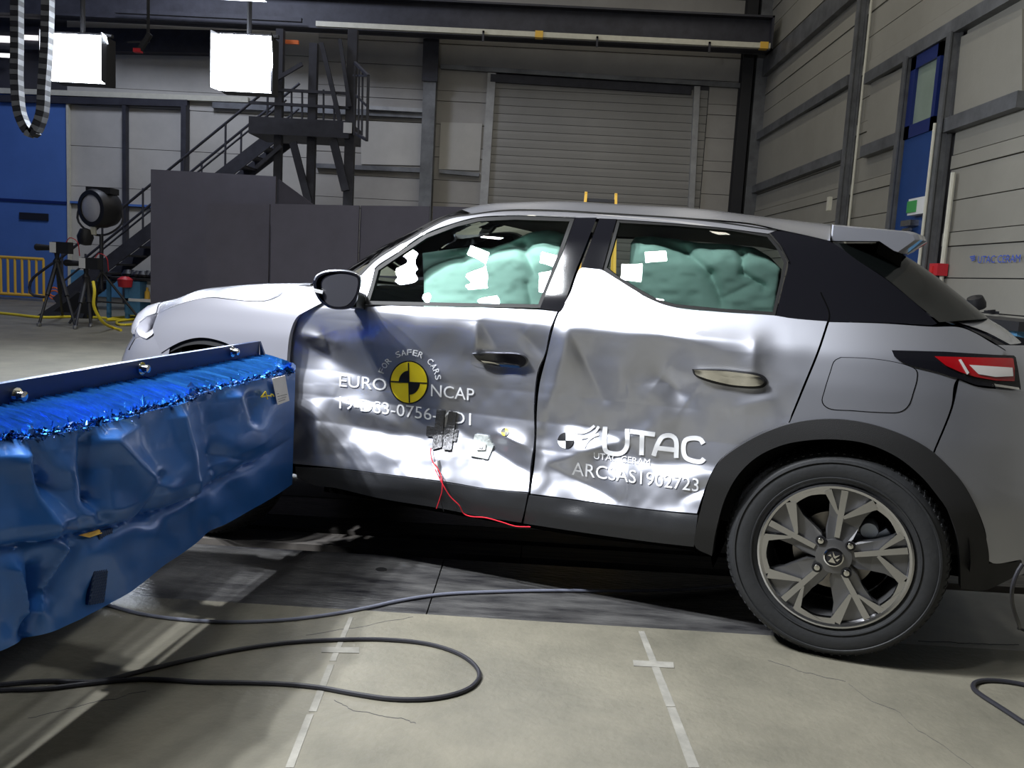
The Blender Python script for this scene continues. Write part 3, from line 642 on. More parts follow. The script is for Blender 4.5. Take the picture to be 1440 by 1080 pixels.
def hit(uv, D=0.):
    """first point of each pixel ray on the car side surface (inset by D), in car coordinates"""
    uv = np.asarray(uv, float); sh = uv.shape[:-1]; uv = uv.reshape(-1, 2); D = np.broadcast_to(np.asarray(D, float), sh).reshape(-1)
    d = ray(uv[:, 0], uv[:, 1]); dc = np.stack([d@EX, d@EY, d[:, 2]], -1)
    out = np.zeros((len(uv), 3))
    for a in range(0, len(uv), 4000):
        b = slice(a, a+4000); T = np.linspace(1.8, 6.2, 900)[None]; q = CC[None, None]+dc[b][:, None]*T[..., None]
        g = q[..., 1]-YS(q[..., 0], q[..., 2])-D[b][:, None]
        pos = g >= 0; anyp = pos.any(1); i = np.argmax(pos, 1); i = np.where(anyp, i, np.argmin(np.abs(g), 1)); i = np.clip(i, 1, 899)
        r_ = np.arange(len(i)); g0, g1 = g[r_, i-1], g[r_, i]; f = np.where(anyp & (g1 > g0), -g0/(g1-g0+1e-12), 0.); f = np.clip(f, 0, 1)
        t = T[0][i-1]+(T[0][i]-T[0][i-1])*f; out[b] = CC+dc[b]*t[:, None]
    return out.reshape(sh+(3,))
def onYc(u, v, y):        # pixel ray meets the car-parallel plane at inset y
    d = ray(u, v); dc = np.array([d@EX, d@EY, d[2]]); return CC+dc*((y-CC[1])/dc[1])
# ---- crash damage: depth (inwards, m) as a function of the photographed position on the door skins
def seg(u, v, A, B):
    ax, ay = A; bx, by = B; L2 = (bx-ax)**2+(by-ay)**2; t = np.clip(((u-ax)*(bx-ax)+(v-ay)*(by-ay))/L2, 0, 1)
    return np.hypot(u-ax-t*(bx-ax), v-ay-t*(by-ay)), t
def vnoise(u, v, s, seed):
    r = np.random.RandomState(seed); G = r.rand(64, 64); x = (u/s) % 63; y = (v/s) % 63; i = x.astype(int); j = y.astype(int); fx = x-i; fy = y-j; fx = fx*fx*(3-2*fx); fy = fy*fy*(3-2*fy)
    i2 = (i+1) % 64; j2 = (j+1) % 64
    return (G[i, j]*(1-fx)*(1-fy)+G[i2, j]*fx*(1-fy)+G[i, j2]*(1-fx)*fy+G[i2, j2]*fx*fy)*2-1
CREASE = [  # A, B, half width px, depth m (+ inwards, - outwards), sharpness px
    ((418, 478), (540, 545), 40, .022, 6), ((425, 470), (470, 482), 14, -.014, 3), ((455, 470), (462, 492), 12, .012, 3),
    ((470, 560), (560, 600), 26, -.02, 6), ((500, 600), (590, 615), 22, .016, 5), ((520, 640), (660, 640), 34, -.016, 8),
    ((670, 452), (668, 500), 20, -.012, 3), ((672, 452), (700, 490), 16, .008, 3), ((700, 610), (748, 632), 16, -.02, 3), ((640, 600), (745, 665), 22, .016, 5),
    ((662, 505), (735, 515), 24, .02, 6), ((735, 470), (765, 500), 16, .010, 4), ((560, 655), (640, 590), 24, .012, 6), ((440, 560), (445, 640), 30, -.02, 10),
    ((800, 463), (850, 560), 26, .016, 4), ((800, 463), (760, 600), 22, -.014, 5), ((800, 463), (1060, 482), 30, -.012, 4), ((1062, 480), (1058, 530), 22, -.012, 4),
    ((768, 652), (905, 610), 26, -.02, 4), ((768, 652), (870, 705), 20, .014, 4), ((870, 640), (1010, 655), 30, .014, 5), ((830, 600), (900, 632), 18, .010, 4),
    ((930, 530), (970, 560), 22, .018, 8), ((1030, 575), (1090, 560), 22, -.010, 4), ((1005, 680), (960, 700), 14, .01, 4), ((1062, 500), (1110, 590), 24, .008, 6),
    ((770, 480), (765, 640), 20, .012, 8)]
def dent(uv):
    u, v = uv[..., 0], uv[..., 1]
    p = hit(uv); x, z = p[..., 0], p[..., 2]
    gx = np.exp(-np.abs((x+1.2)/.95)**3.2)
    prof = np.interp(z, [.28, .34, .40, .50, .58, .68, .78, .9, 1.02, 1.1], [0, .0, .02, .075, .115, .13, .11, .06, .015, 0])
    D = gx*prof
    k = gx*np.clip((z-.33)/.06, 0, 1)*np.clip((1.1-z)/.12, 0, 1)
    for A, B, wd, h, sp in CREASE:
        d, t = seg(u, v, A, B); d = np.sqrt(d*d+sp*sp)-sp; D = D+1.7*h*np.exp(-d/wd*1.3)*(.55+.45*np.sin(pi*np.clip(t, 0, 1)))*np.clip(k*1.8, 0, 1)
    D = D+k*(.016*vnoise(u, v, 62, 1)+.006*vnoise(u, v, 31, 2)+.0015*vnoise(u, v, 14, 3)*(v > 540))
    return D
BX0, BX1 = 404, 1112
def skinD(uv): return dent(uv)
car = thing('car', 'grey metallic crossover car with crushed left side doors', 'car', (OC[0], OC[1], 0), rotz=-AC)
def cobj(name, V, Fc, m, parent=car, **k): return obj(name, V, Fc, m, parent, world=False, **k)
def mirror(name, V, Fc, m, parent=car, **k):
    V = np.asarray(V, float).reshape(-1, 3).copy(); V[:, 1] = 2*HW-V[:, 1]; return cobj(name, V, [tuple(reversed(f)) for f in Fc], m, parent, **k)
def panel(name, T, R, B, L, nu, nv, m, parent=car, D=0., dentf=False, skirt=.02, both=True, sm=True, sharp=None, **k):
    g = coons(T, R, B, L, nu, nv, sm); Dd = np.full(g.shape[:2], float(D)); 
    P0 = hit(g, Dd)
    P = hit(g, Dd+dent(g)) if dentf else P0
    def withskirt(P):
        idx = [(0, j) for j in range(nu)]+[(i, nu-1) for i in range(1, nv)]+[(nv-1, j) for j in range(nu-2, -1, -1)]+[(i, 0) for i in range(nv-2, 0, -1)]
        V = P.reshape(-1, 3); ring = [i*nu+j for i, j in idx]; S = V[ring]+np.array([0, skirt, 0]); n0 = len(V); m_ = len(ring)
        F_ = [(ring[(a+1) % m_], ring[a], n0+a, n0+(a+1) % m_) for a in range(m_)]
        return np.vstack([V, S]), gridfaces(nu, nv)+F_
    V, Fc = withskirt(P) if skirt else (P.reshape(-1, 3), gridfaces(nu, nv))
    o = cobj(name, V, Fc, m, parent, sharp=sharp or 50, **k)
    if both:
        V2, F2 = withskirt(P0) if skirt else (P0.reshape(-1, 3), gridfaces(nu, nv)); mirror(name, V2, F2, m, parent, sharp=sharp or 50, label='far side, undamaged' if dentf else None)
    return o
def star(name, px, m, parent=car, off=-.003, dentf=True, rings=7, nb=90, sm=False, depth=None, base=0., **k):
    """patch on the body surface bounded by a pixel outline"""
    B = resample(list(px)+[px[0]], nb+1, sm)[:-1]; c = B.mean(0); pts = [c]
    for r_ in range(1, rings+1): pts += list(c+(B-c)*r_/rings)
    pts = np.array(pts); D = dent(pts) if dentf else np.zeros(len(pts))
    V = hit(pts, D+off+base); Fc = [(0, 1+(j+1) % nb, 1+j) for j in range(nb)]
    for r_ in range(rings-1):
        a = 1+r_*nb
        for j in range(nb): Fc.append((a+j, a+(j+1) % nb, a+nb+(j+1) % nb, a+nb+j))
    a = 1+(rings-1)*nb; S = V[a:a+nb]+np.array([0, depth or abs(off)+.006, 0]); n0 = len(V); V = np.vstack([V, S])
    for j in range(nb): Fc.append((a+j, a+(j+1) % nb, n0+(j+1) % nb, n0+j))
    return cobj(name, V, Fc, m, parent, sharp=40, **k)
def stroke(name, px, wpx, m, parent, off=-.003, dentf=True, build=True, mbx=None, sm=True, n=None):
    P = resample(px, n or max(8, int(np.sum(np.linalg.norm(np.diff(np.array(px, float), axis=0), axis=1))/3)), sm)
    t = np.gradient(P, axis=0); t /= np.linalg.norm(t, axis=1)[:, None]+1e-9; nn = np.stack([-t[:, 1], t[:, 0]], -1)
    wv = np.broadcast_to(np.asarray(wpx, float), (len(P),))[:, None]/2
    g = np.stack([P-nn*wv, P, P+nn*wv], 0); D = dent(g) if dentf else np.zeros(g.shape[:2]); V = hit(g, D+off); mb = mbx or MB(); mb.add(V.reshape(-1, 3), gridfaces(len(P), 3))
    if mbx is None: return cobj(name, mb.v, mb.f, m, parent)
    return mb
def letters(s, o_, ex, ey, m, parent, name='lettering', off=-.0035):
    """text on the skin: origin px, px vector of the whole width, px vector of cap height"""
    tv, tf = text_mesh(s); L_ = tv[:, 0].max(); uv = np.array(o_)+tv[:, :1]/L_*np.array(ex)+tv[:, 1:2]/.7*np.array(ey)
    V = hit(uv, dent(uv)+off); return cobj(name, V, tf, m, parent, smooth=False)

# --- dark inner shell so that gaps read black (side body set in behind the skins)
IN = panel('inner_shell', [(420, 450), (600, 445), (800, 455), (1000, 460), (1165, 465), (1330, 480), (1400, 505)], [(1400, 505), (1412, 560), (1410, 640), (1400, 720)],
      [(418, 655), (560, 685), (740, 722), (975, 755), (1000, 700), (1060, 622), (1180, 600), (1300, 640), (1380, 740), (1400, 720)], [(420, 450), (410, 520), (410, 600), (418, 655)], 90, 60, 'void', D=.035, dentf=True, skirt=0)
cobj('underbody', *(lambda mb: (mb.v, mb.f))(MB().box((-2.1, .3, .2), (-.45, 1.44, .34)).box((-2.95, .45, .22), (-2.1, 1.29, .55)).box((-.45, .45, .22), (.5, 1.3, .6))), 'void', smooth=False)
# --- front door
L_fd = [(452, 428), (436, 436), (420.5, 447), (411.5, 466), (407, 500), (406, 560), (407, 620), (412, 652)]
door1 = panel('front_door', [(452, 428), (513, 429), (600, 431.5), (700, 433.5), (784, 437)], [(784, 437), (774, 462), (766, 498), (756, 522), (751, 566), (751, 619), (746, 655), (743, 692)],
      [(412, 652), (475, 658), (526, 664.5), (589, 672), (639, 679), (683, 686.5), (743, 692)], L_fd, 190, 150, 'paint', dentf=True)
panel('door_cladding', [(415, 656), (475, 660), (526, 666), (589, 674), (639, 681), (683, 688), (742, 694)], [(742, 694), (738, 715), (733, 735)],
      [(418, 672), (445, 683), (470, 686), (535, 701), (620, 715), (680, 727), (733, 735)], [(415, 656), (416, 664), (418, 672)], 80, 10, 'cladding', door1, D=-.006, dentf=True, both=True)
# --- rear door with its upswept fin
finL = [(822, 375.5), (815, 379), (809, 392), (803, 410), (795, 425), (787, 438), (778, 462), (769, 500), (759, 540), (755, 580), (754.5, 610), (752, 651), (746, 694)]
door2 = panel('rear_door', [(822, 375.5), (843, 378.5), (868, 393), (890, 407), (913, 420.5), (947, 432), (1013, 439), (1085, 443.5), (1163, 452)],
      [(1163, 452), (1149, 494), (1129, 543), (1114, 580), (1107, 596), (1073, 609), (1039, 626), (1013, 646), (1001, 664), (991, 688), (983, 712), (980, 722)],
      [(746, 694), (789, 699.5), (848, 707.5), (914, 716), (980, 722)], finL, 190, 160, 'paint', dentf=True)
panel('door_cladding', [(744, 697), (789, 702), (848, 709.5), (914, 718), (981, 725)], [(981, 725), (978, 750), (975.5, 769)],
      [(736, 736), (831, 750.5), (914, 762), (975.5, 769)], [(744, 697), (740, 715), (736, 736)], 80, 10, 'cladding', door2, D=-.004, dentf=True)
panel('sill', [(560, 704), (640, 718), (736, 734), (830, 749), (975, 768), (1003, 771)], [(1003, 771), (1003, 780)], [(560, 710), (640, 724), (736, 741), (830, 756), (975, 774), (1003, 780)], [(560, 704), (560, 710)], 50, 5, 'void', D=.03)
# --- fender
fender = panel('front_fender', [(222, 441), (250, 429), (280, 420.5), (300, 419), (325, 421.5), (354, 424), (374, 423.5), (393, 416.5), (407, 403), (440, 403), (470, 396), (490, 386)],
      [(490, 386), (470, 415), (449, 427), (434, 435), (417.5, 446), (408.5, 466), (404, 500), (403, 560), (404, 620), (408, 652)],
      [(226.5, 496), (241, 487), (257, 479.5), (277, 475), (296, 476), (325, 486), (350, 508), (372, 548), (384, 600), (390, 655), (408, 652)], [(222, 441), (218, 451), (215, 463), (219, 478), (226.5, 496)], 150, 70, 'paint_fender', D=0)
panel('wheel_arch_trim', [(226, 497.5), (241, 488.5), (257, 481), (277, 476.5), (296, 477.5), (325, 487.5), (349, 510), (371, 550), (383, 600), (389, 655)], [(389, 655), (383, 656)],
      [(226, 503), (240, 495), (257, 487.5), (280, 484), (300, 486.5), (317, 493), (342, 517), (364, 555), (377, 603), (383, 656)], [(226, 497.5), (226, 503)], 90, 6, 'arch_plastic', D=.012)
# --- quarter panel, bumper, fuel flap, lamp
quarter = panel('quarter_panel', [(1166, 453), (1240, 455), (1310, 459.5), (1350, 460.5), (1372, 469), (1390, 479.5), (1413, 493)],
      [(1413, 493), (1330, 495.5), (1256, 493.5), (1262, 504), (1284, 515.5), (1314, 523), (1346, 533), (1337, 573), (1312, 636)][0:1]+[(1330, 494.), (1254, 492)][0:0]+[(1395, 520), (1346, 533), (1337, 573), (1312, 636)],
      [(1110, 596), (1140, 591), (1180, 591), (1226, 598.5), (1267, 614), (1312, 636)], [(1166, 453), (1152, 495), (1132, 544), (1117, 580), (1110, 596)], 110, 70, 'paint', D=0)
star('lamp_recess', [(1254, 492.5), (1329, 494.5), (1400, 499), (1428, 500), (1432, 520), (1436, 548), (1410, 545), (1373, 541.5), (1350, 533), (1314, 522), (1284, 515), (1268, 509), (1258, 502)], 'gloss_black', quarter, off=-.006, dentf=False, depth=.03)
lamp = star('tail_lamp', [(1314, 501), (1370, 502.5), (1425, 503.5), (1427, 518), (1427, 536), (1400, 535), (1372, 530), (1350, 523), (1330, 514)], 'red_lens', quarter, off=-.012, dentf=False, label='red tail lamp with clear inner strip')
star('clear_strip', [(1363, 513), (1424, 517), (1425, 529), (1400, 530), (1376, 526)], 'clear_lens', lamp, off=-.015, dentf=False)
star('clear_strip', [(1348, 506), (1351.5, 505), (1363, 524), (1360, 527)], 'clear_lens', lamp, off=-.015, dentf=False, rings=2)
star('chrome_strip', [(1398, 539.5), (1433, 545), (1434, 548), (1400, 543.5)], 'chrome', lamp, off=-.012, dentf=False, rings=2)
fp = [(1183, 503), (1215, 504), (1247, 507.5), (1275, 514), (1288, 521), (1289, 532), (1284, 551), (1277, 570), (1266, 578.5), (1240, 579.5), (1200, 577), (1165, 573.5), (1157, 565), (1160, 550), (1168, 524), (1174, 508)]
c_ = np.array(fp).mean(0)
star('flap_gap', [tuple(c_+(np.array(p)-c_)*1.022) for p in fp], 'void', quarter, off=-.0012, dentf=False, sm=True)
star('fuel_flap', fp, 'paint', quarter, off=-.0024, dentf=False, sm=True)
panel('rear_bumper', [(1349, 534), (1373, 543.5), (1410, 548), (1436, 551), (1452, 556)], [(1452, 556), (1462, 640), (1452, 720), (1437, 787)],
      [(1314.5, 637), (1350, 674), (1371, 709), (1386, 748), (1392, 790), (1437, 787)], [(1349, 534), (1340, 574), (1314.5, 637)], 50, 60, 'paint', D=0)
panel('bumper_skirt', [(1392, 792), (1415, 792), (1437, 789)], [(1437, 789), (1434, 803), (1420, 815)], [(1352, 828), (1381, 831), (1420, 815)], [(1392, 792), (1375, 812), (1352, 828)], 20, 14, 'arch_plastic', D=.005)
arch = panel('wheel_arch_trim', [(982, 733), (988, 705), (1000, 668), (1012, 649), (1033, 632), (1068, 612), (1103, 598.5), (1135, 591.5), (1177, 589.5), (1226, 597), (1279, 616), (1314, 637.5), (1350, 675), (1371, 710), (1385, 749), (1391, 791), (1381, 831)],
      [(1381, 831), (1351, 828)], [(1001, 782), (1006, 750), (1020, 700), (1038, 668), (1064, 643), (1100, 626), (1138, 619), (1177, 618), (1219, 624), (1262, 643), (1297, 671.5), (1318, 697), (1332, 717), (1346, 756), (1350, 790), (1351, 828)][::1],
      [(982, 733), (977, 768), (1001, 782)], 130, 14, 'arch_plastic', D=-.012, skirt=.06)
# wheel house dark liner
for (wx, far) in ((0, 0), (-2.558, 0)):
    mb = MB(); n = 40
    for k in range(n):
        a0, a1_ = pi*(.0+1.1*k/n), pi*(.0+1.1*(k+1)/n); R_ = .40
        mb.add([(wx+R_*cos(a0), .05 if wx > -1 else .09, .35+R_*sin(a0)), (wx+R_*cos(a1_), .05 if wx > -1 else .09, .35+R_*sin(a1_)), (wx+R_*cos(a1_), .5, .35+R_*sin(a1_)), (wx+R_*cos(a0), .5, .35+R_*sin(a0))], [(0, 1, 2, 3)])
    mb.add([(wx-.5, .5, .2), (wx+.5, .5, .2), (wx+.5, .5, .85), (wx-.5, .5, .85)], [(0, 1, 2, 3)])
    o = cobj('wheel_housing', mb.v, mb.f, 'void'); V = np.array(mb.v); mirror('wheel_housing', V, mb.f, 'void')
# --- front end: nose fascia swept to the centre, mirrored
HE = hit(np.array(resample([(222, 441), (250, 428.5), (280, 420), (300, 418), (325, 420.5), (354, 423), (374, 422.5), (393, 415.5), (407, 402)], 30)))      # near hood edge
Mpx = resample([(232, 424), (253, 418.5), (280.5, 408), (304, 404.8), (335, 402.4), (370, 401.8), (402, 401.6), (425, 401), (445, 400.5)], 30)
HM = np.array([onYc(u, v, .42) for u, v in Mpx]); HCn = HM+np.array([-.05, .45, .012])
def crossing(E_, M_, C_, n):
    """smooth half cross sections edge->mid->centre then mirrored"""
    out = []
    for e, m_, c in zip(E_, M_, C_):
        pts = np.array([e, m_, c, [m_[0], 2*HW-m_[1], m_[2]], [e[0], 2*HW-e[1], e[2]]]); out.append(resample(pts, n))
    return np.array(out)
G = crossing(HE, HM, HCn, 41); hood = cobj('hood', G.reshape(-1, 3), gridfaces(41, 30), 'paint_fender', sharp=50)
# cowl between hood and windscreen
nose_top = G[0][:21]; cols = []
for p in nose_top:
    y = max(p[1], .03); rows = []
    for z in np.r_[np.linspace(.2, .8, 12)]:
        xf = float(np.interp(z, *_xf)); yy = min(y, .8699); s = float(np.interp(z, *_sz)); q = np.clip((yy-s)/(HW-s), 0, 1)
        x = XF0+(xf-XF0)*(1-(1-q)**NF)**(1/NF); rows.append((x, yy, z))
    e = rows[-1]
    for t in (.25, .5, .75, 1.): rows.append(tuple((1-t)**2*np.array(e)+2*t*(1-t)*np.array([e[0], e[1], p[2]-.03])+t*t*p))
    cols.append(rows)
c0_, ztop_ = np.array(cols), float(nose_top[0][2])
xe_ = float(c0_[0, 8, 0]); ext = []
for x_ in np.linspace(-2.745, xe_+.02, 14)[:-1]:
    r_ = [(x_, float(YS(x_, z))+.004, z) for z in np.linspace(.2, .8, 12)]
    zz_ = np.linspace(.8, ztop_, 5)[1:]; f_x = (x_+2.745)/(xe_+2.745)
    r_ += [(x_-(xe_-c0_[0, 11+i_+1, 0])*f_x, min(float(YS(x_, min(z, .93)))+.004+(c0_[0, 11+i_+1, 1]-c0_[0, 11, 1])*f_x, .8), z) for i_, z in enumerate(zz_)]
    ext.append(r_)
A = np.vstack([np.array(ext), c0_]); nx_ = len(ext); cols = list(A); nv_ = A.shape[1]
V = A.reshape(-1, 3); Fc = [(i*nv_+j, (i+1)*nv_+j, (i+1)*nv_+j+1, i*nv_+j+1) for i in range(len(cols)-1) for j in range(nv_-1)]
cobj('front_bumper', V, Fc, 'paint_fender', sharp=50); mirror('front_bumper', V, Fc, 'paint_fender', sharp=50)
c1_ = int(np.argmin(np.abs(nose_top[:, 1]-.40))); sub = A[nx_-6:nx_+c1_+1, 11:16].copy(); sub[:, 0] = sub[:, 0]*.55+sub[:, 1]*.45; sub = sub+np.array([-.008, -.006, .002])
sub[-2:, 0] = sub[-2:, 1]*.6+sub[-2:, 0]*.4
hv = sub.reshape(-1, 3); hf = [(i*5+j, (i+1)*5+j, (i+1)*5+j+1, i*5+j+1) for i in range(len(sub)-1) for j in range(4)]
cobj('headlight', hv, hf, 'headlight', sharp=50, label='bright swept headlight'); mirror('headlight', hv, hf, 'headlight', sharp=50)
# --- greenhouse: frame strips, glass, pillars
panel('door_frame', [(507, 386.5), (530, 364), (580, 334), (630, 307.5), (662, 302), (707, 296.5), (773, 296.5), (847, 300.5), (980, 309), (1060, 317), (1092, 324)], [(1092, 324), (1080, 328.5)],
      [(520, 392), (528, 376), (555, 357.5), (597, 329), (640, 313), (673, 305), (723, 303), (808, 306), (880, 309), (1000, 318.5), (1080, 328.5)], [(507, 386.5), (512, 390), (520, 392)], 140, 5, 'frame_grey', D=0, skirt=.03)
panel('roof_seal', [(505, 383), (530, 361), (580, 332), (630, 306), (662, 300.8), (707, 295.2), (773, 295), (847, 299), (980, 307.5), (1092, 323)], [(1092, 323), (1092, 324.6)],
      [(507, 387), (530, 364.5), (580, 334.5), (630, 308), (662, 302.4), (707, 297), (773, 297), (847, 301), (980, 309.5), (1092, 324.6)], [(505, 383), (507, 387)], 120, 3, 'rubber_seal', D=-.002, skirt=.04)
ws = [(513, 427.5), (521, 405), (530, 378), (556, 359.5), (598, 331), (640, 315.5), (673, 307.5), (723, 305), (805, 307)]
panel('window_seal', ws, [(805, 307), (787, 360), (757, 432)], [(513, 427.5), (600, 430.5), (700, 432), (757, 432)][0:1]+[(600, 430), (700, 431.5), (757, 432)], [(513, 427.5), (513, 427.5)], 60, 40, 'glass', door1, D=.012, both=False, skirt=0) if 0 else None
def ringstrip(name, outer, wpx, m, parent, off=.004, skirt=.02, n=260):
    O_ = resample(list(outer)+[outer[0]], n, False); c = O_.mean(0); t = np.gradient(O_, axis=0); t /= np.linalg.norm(t, axis=1)[:, None]+1e-9; nn = np.stack([-t[:, 1], t[:, 0]], -1)
    for _ in range(3): nn = (nn+np.roll(nn, 1, 0)+np.roll(nn, -1, 0)); nn /= np.linalg.norm(nn, axis=1)[:, None]
    s_ = np.sign(((c-O_)*nn).sum(1)); s_ = np.sign(s_.sum()); I_ = O_+nn*s_*wpx; g = np.stack([O_, I_], 0); V = hit(g, np.full(g.shape[:2], off)); V2 = V.reshape(-1, 3)
    V3 = V[1]+np.array([0, skirt, 0]); Vv = np.vstack([V2, V3]); Fc = gridfaces(n, 2)+[(n+j, n+j+1, 2*n+j+1, 2*n+j) for j in range(n-1)]
    o = cobj(name, Vv, Fc, m, parent); mirror(name, Vv, Fc, m, parent); return o
GF = [(513, 428), (520, 406), (528, 377), (556, 358), (598, 330), (640, 314), (673, 306), (723, 303.8), (808, 306.5), (790, 357), (760, 433), (640, 431)]
ringstrip('window_seal', GF, 5, 'rubber_seal', door1)
def glasspane(name, outline, parent, D=.012, m='glass'):
    return star(name, outline, m, parent, off=D, dentf=False, rings=34, nb=180, depth=.001)
glasspane('window_pane', [(515, 427), (522, 406), (530, 379), (558, 360), (600, 332), (641, 316), (674, 308), (724, 305.8), (805, 308.5), (788, 357), (757, 431), (640, 429.5)], door1)
GR = [(848, 378), (858, 345), (868, 308.5), (950, 313), (1030, 320), (1081, 329), (1096, 347), (1107, 369), (1100, 402), (1090, 443.5), (1013, 438.5), (947, 432), (922, 425), (913, 420), (890, 407), (866, 392)]
ringstrip('window_seal', GR, 4.5, 'rubber_seal', door2)
star('window_pane', [(850, 378), (860, 345), (870, 310.5), (950, 315), (1030, 322), (1079, 331), (1094, 348), (1104, 369), (1098, 402), (1088, 441.5), (1013, 437), (948, 430.5), (914, 418.5), (891, 405), (868, 391)], 'glass', door2, off=.012, dentf=False, rings=34, nb=200, depth=.001)
cobj('chrome_trim', *(lambda mb: (mb.v, mb.f))(stroke('x', [(1082, 328), (1097, 346), (1108.5, 368)], 2.2, 'chrome', door2, off=-.008, dentf=False, mbx=MB(), sm=False)), 'chrome', door2)
pl = lambda name, T, R, B, L, m='gloss_black', par=car, D=-.001: panel(name, T, R, B, L, 12, 40, m, par, D=D, skirt=.03, sm=False)
pl('pillar_trim', [(809, 306), (839, 306)], [(839, 306), (808, 385), (793, 430), (787, 437)], [(759, 434), (787, 437)], [(809, 306), (791, 357), (759, 434)], par=door1)
pl('pillar_trim', [(843, 307), (867, 308)], [(867, 308), (857, 343), (847, 379)], [(818, 376), (847, 379)], [(843, 307), (829, 345), (818, 376)], par=door2)
panel('mirror_sail', [(507, 388), (518, 383), (527, 377)], [(527, 377), (520, 405), (512, 427.5)], [(496, 428.5), (512, 427.5)], [(507, 388), (503, 407), (496, 428.5)], 10, 16, 'paint', D=.001, skirt=0)
quart = panel('rear_quarter_glass', [(1082, 329), (1092, 325), (1130, 331), (1168, 340.5), (1207, 367), (1247, 393.5), (1300, 437.5), (1318, 455)], [(1318, 455), (1310, 457.5)],
      [(1091, 444), (1108, 447), (1167, 452), (1240, 453.5), (1310, 457.5)], [(1082, 329), (1097, 347), (1108, 369), (1101, 402), (1091, 444)], 70, 40, 'gloss_black', D=0)
stroke('pillar_gap', [(1154, 411), (1166, 440), (1165, 452)], 1.6, 'void', quart, off=-.002, dentf=False)
# --- roof, windscreen, rear glass, spoiler, tailgate
RE = hit(resample([(664, 300.5), (707, 294.8), (773, 294.6), (847, 298.6), (980, 307), (1060, 314.5), (1092, 322), (1130, 330), (1167, 338.5)], 40), np.full(40, -.002))
RM = np.array([onYc(u, v, .52) for u, v in resample([(650, 294.5), (680, 287.5), (747, 283.6), (800, 283.2), (880, 288), (980, 293.3), (1063, 303.4), (1120, 310.5), (1168, 316)], 40)])
RC = RM+np.array([-.02, .35, .006]); RC[:, 2] += .0
G = crossing(RE, RM, RC, 31); roof = cobj('roof', G.reshape(-1, 3), gridfaces(31, 40), 'paint', sharp=50)
V = G.reshape(-1, 3)-np.array([0, 0, .035]); cobj('headliner', V, gridfaces(31, 40), 'interior')
WE = hit(resample([(492, 386), (510, 374.5), (540, 354), (580, 331.5), (630, 305.5), (662, 299.5)], 24), np.full(24, .004))
WM = np.array([onYc(u, v, .5) for u, v in resample([(478, 386), (505, 368.3), (537, 347.8), (583, 324.3), (613, 308.5), (649, 294.3)], 24)])
WCc = WM+np.array([-.06, .37, .0])
G = crossing(WE, WM, WCc, 31); cobj('windscreen', G.reshape(-1, 3), gridfaces(31, 24), 'dark_glass')
e0, e1 = HE[-1], WE[0]; k0 = np.linspace(0, 1, 8)
CE = np.array([hit(np.array([(407+(492-407)*t, 402-(402-386)*t**1.5)]))[0] for t in k0]); CM = np.array([onYc(445+(470-445)*t, 400.5-(400.5-391)*t, .46) for t in k0])
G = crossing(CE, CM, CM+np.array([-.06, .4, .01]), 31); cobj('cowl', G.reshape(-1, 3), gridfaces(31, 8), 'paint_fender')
TE = hit(resample([(1169, 342), (1207, 367), (1247, 392.5), (1290, 428), (1321, 453)], 24), np.full(24, .012))
TM = np.array([onYc(u, v, .55) for u, v in resample([(1240, 345), (1272, 361.5), (1313, 389), (1350, 418), (1387, 448)], 24)])
G = crossing(TE, TM, TM+np.array([.03, .32, 0]), 31); rg = cobj('rear_window', G.reshape(-1, 3), gridfaces(31, 24), 'rear_glass')
# spoiler: side outline swept across
def sp(px, y): return [onYc(u, v, y) for u, v in px]
s0 = sp([(1170, 316), (1280, 326), (1291, 331), (1294, 338), (1268, 357), (1262, 355), (1240, 340), (1168, 339.5)], .30)
prof = np.array(s0); sec = []
for y, dx in [(.29, -.015), (.30, 0), (.42, .03), (.6, .05), (HW, .06), (2*HW-.6, .05), (2*HW-.42, .03), (2*HW-.30, 0), (2*HW-.29, -.015)]:
    q = prof.copy(); q[:, 1] = y; q[:, 0] += dx*np.clip((prof[:, 0]-prof[0, 0])/.3, 0, 1); q[:, 2] += .012*(1-((y-HW)/.6)**2); 
    if y in (.29, 2*HW-.29): c = q.mean(0); q = c+(q-c)*np.array([.97, 1, .9])
    sec.append(q)
sec = np.array(sec); ns_, m_ = sec.shape[:2]
Fc = [(i*m_+j, i*m_+(j+1) % m_, (i+1)*m_+(j+1) % m_, (i+1)*m_+j) for i in range(ns_-1) for j in range(m_)]+[tuple(range(m_))[::-1], tuple((ns_-1)*m_+j for j in range(m_))]
cobj('spoiler', sec.reshape(-1, 3), Fc, 'paint', sharp=30)
# tailgate top deck and rear face
DE = np.array([onYc(u, v, .30) for u, v in resample([(1345, 452.5), (1385, 466), (1421, 484.5)], 10)]); DM = np.array([onYc(u, v, .6) for u, v in resample([(1387, 448.8), (1413, 464), (1436, 482)], 10)])
G = crossing(DE, DM, DM+np.array([.03, .27, 0]), 31); cobj('tailgate_deck', G.reshape(-1, 3), gridfaces(31, 10), 'paint')
GE = hit(resample([(1321, 455), (1350, 458), (1390, 477), (1414, 492)], 10), np.full(10, .02)); G2 = np.stack([GE, (GE+resample(DE, 10))/2+np.array([0, 0, -.03]), resample(DE, 10)+np.array([0, 0, -.006])], 1)
V = G2.reshape(-1, 3); Fc = gridfaces(3, 10); cobj('tailgate_gap', V, Fc, 'gloss_black'); mirror('tailgate_gap', V, Fc, 'gloss_black')
rows = []
zt_ = float(DE[-1][2])
for z in np.linspace(.3, zt_, 22):
    r_ = []
    for y in np.linspace(.12, HW, 16):
        xr = float(np.interp(z, *_xr)); s = float(np.interp(z, *_sz)); q = np.clip((y-s)/(HW-s), 0, 1); x = XR0+(xr-XR0)*(1-(1-q)**NR)**(1/NR)-.03; r_.append((x, y, z))
    rows.append(r_)
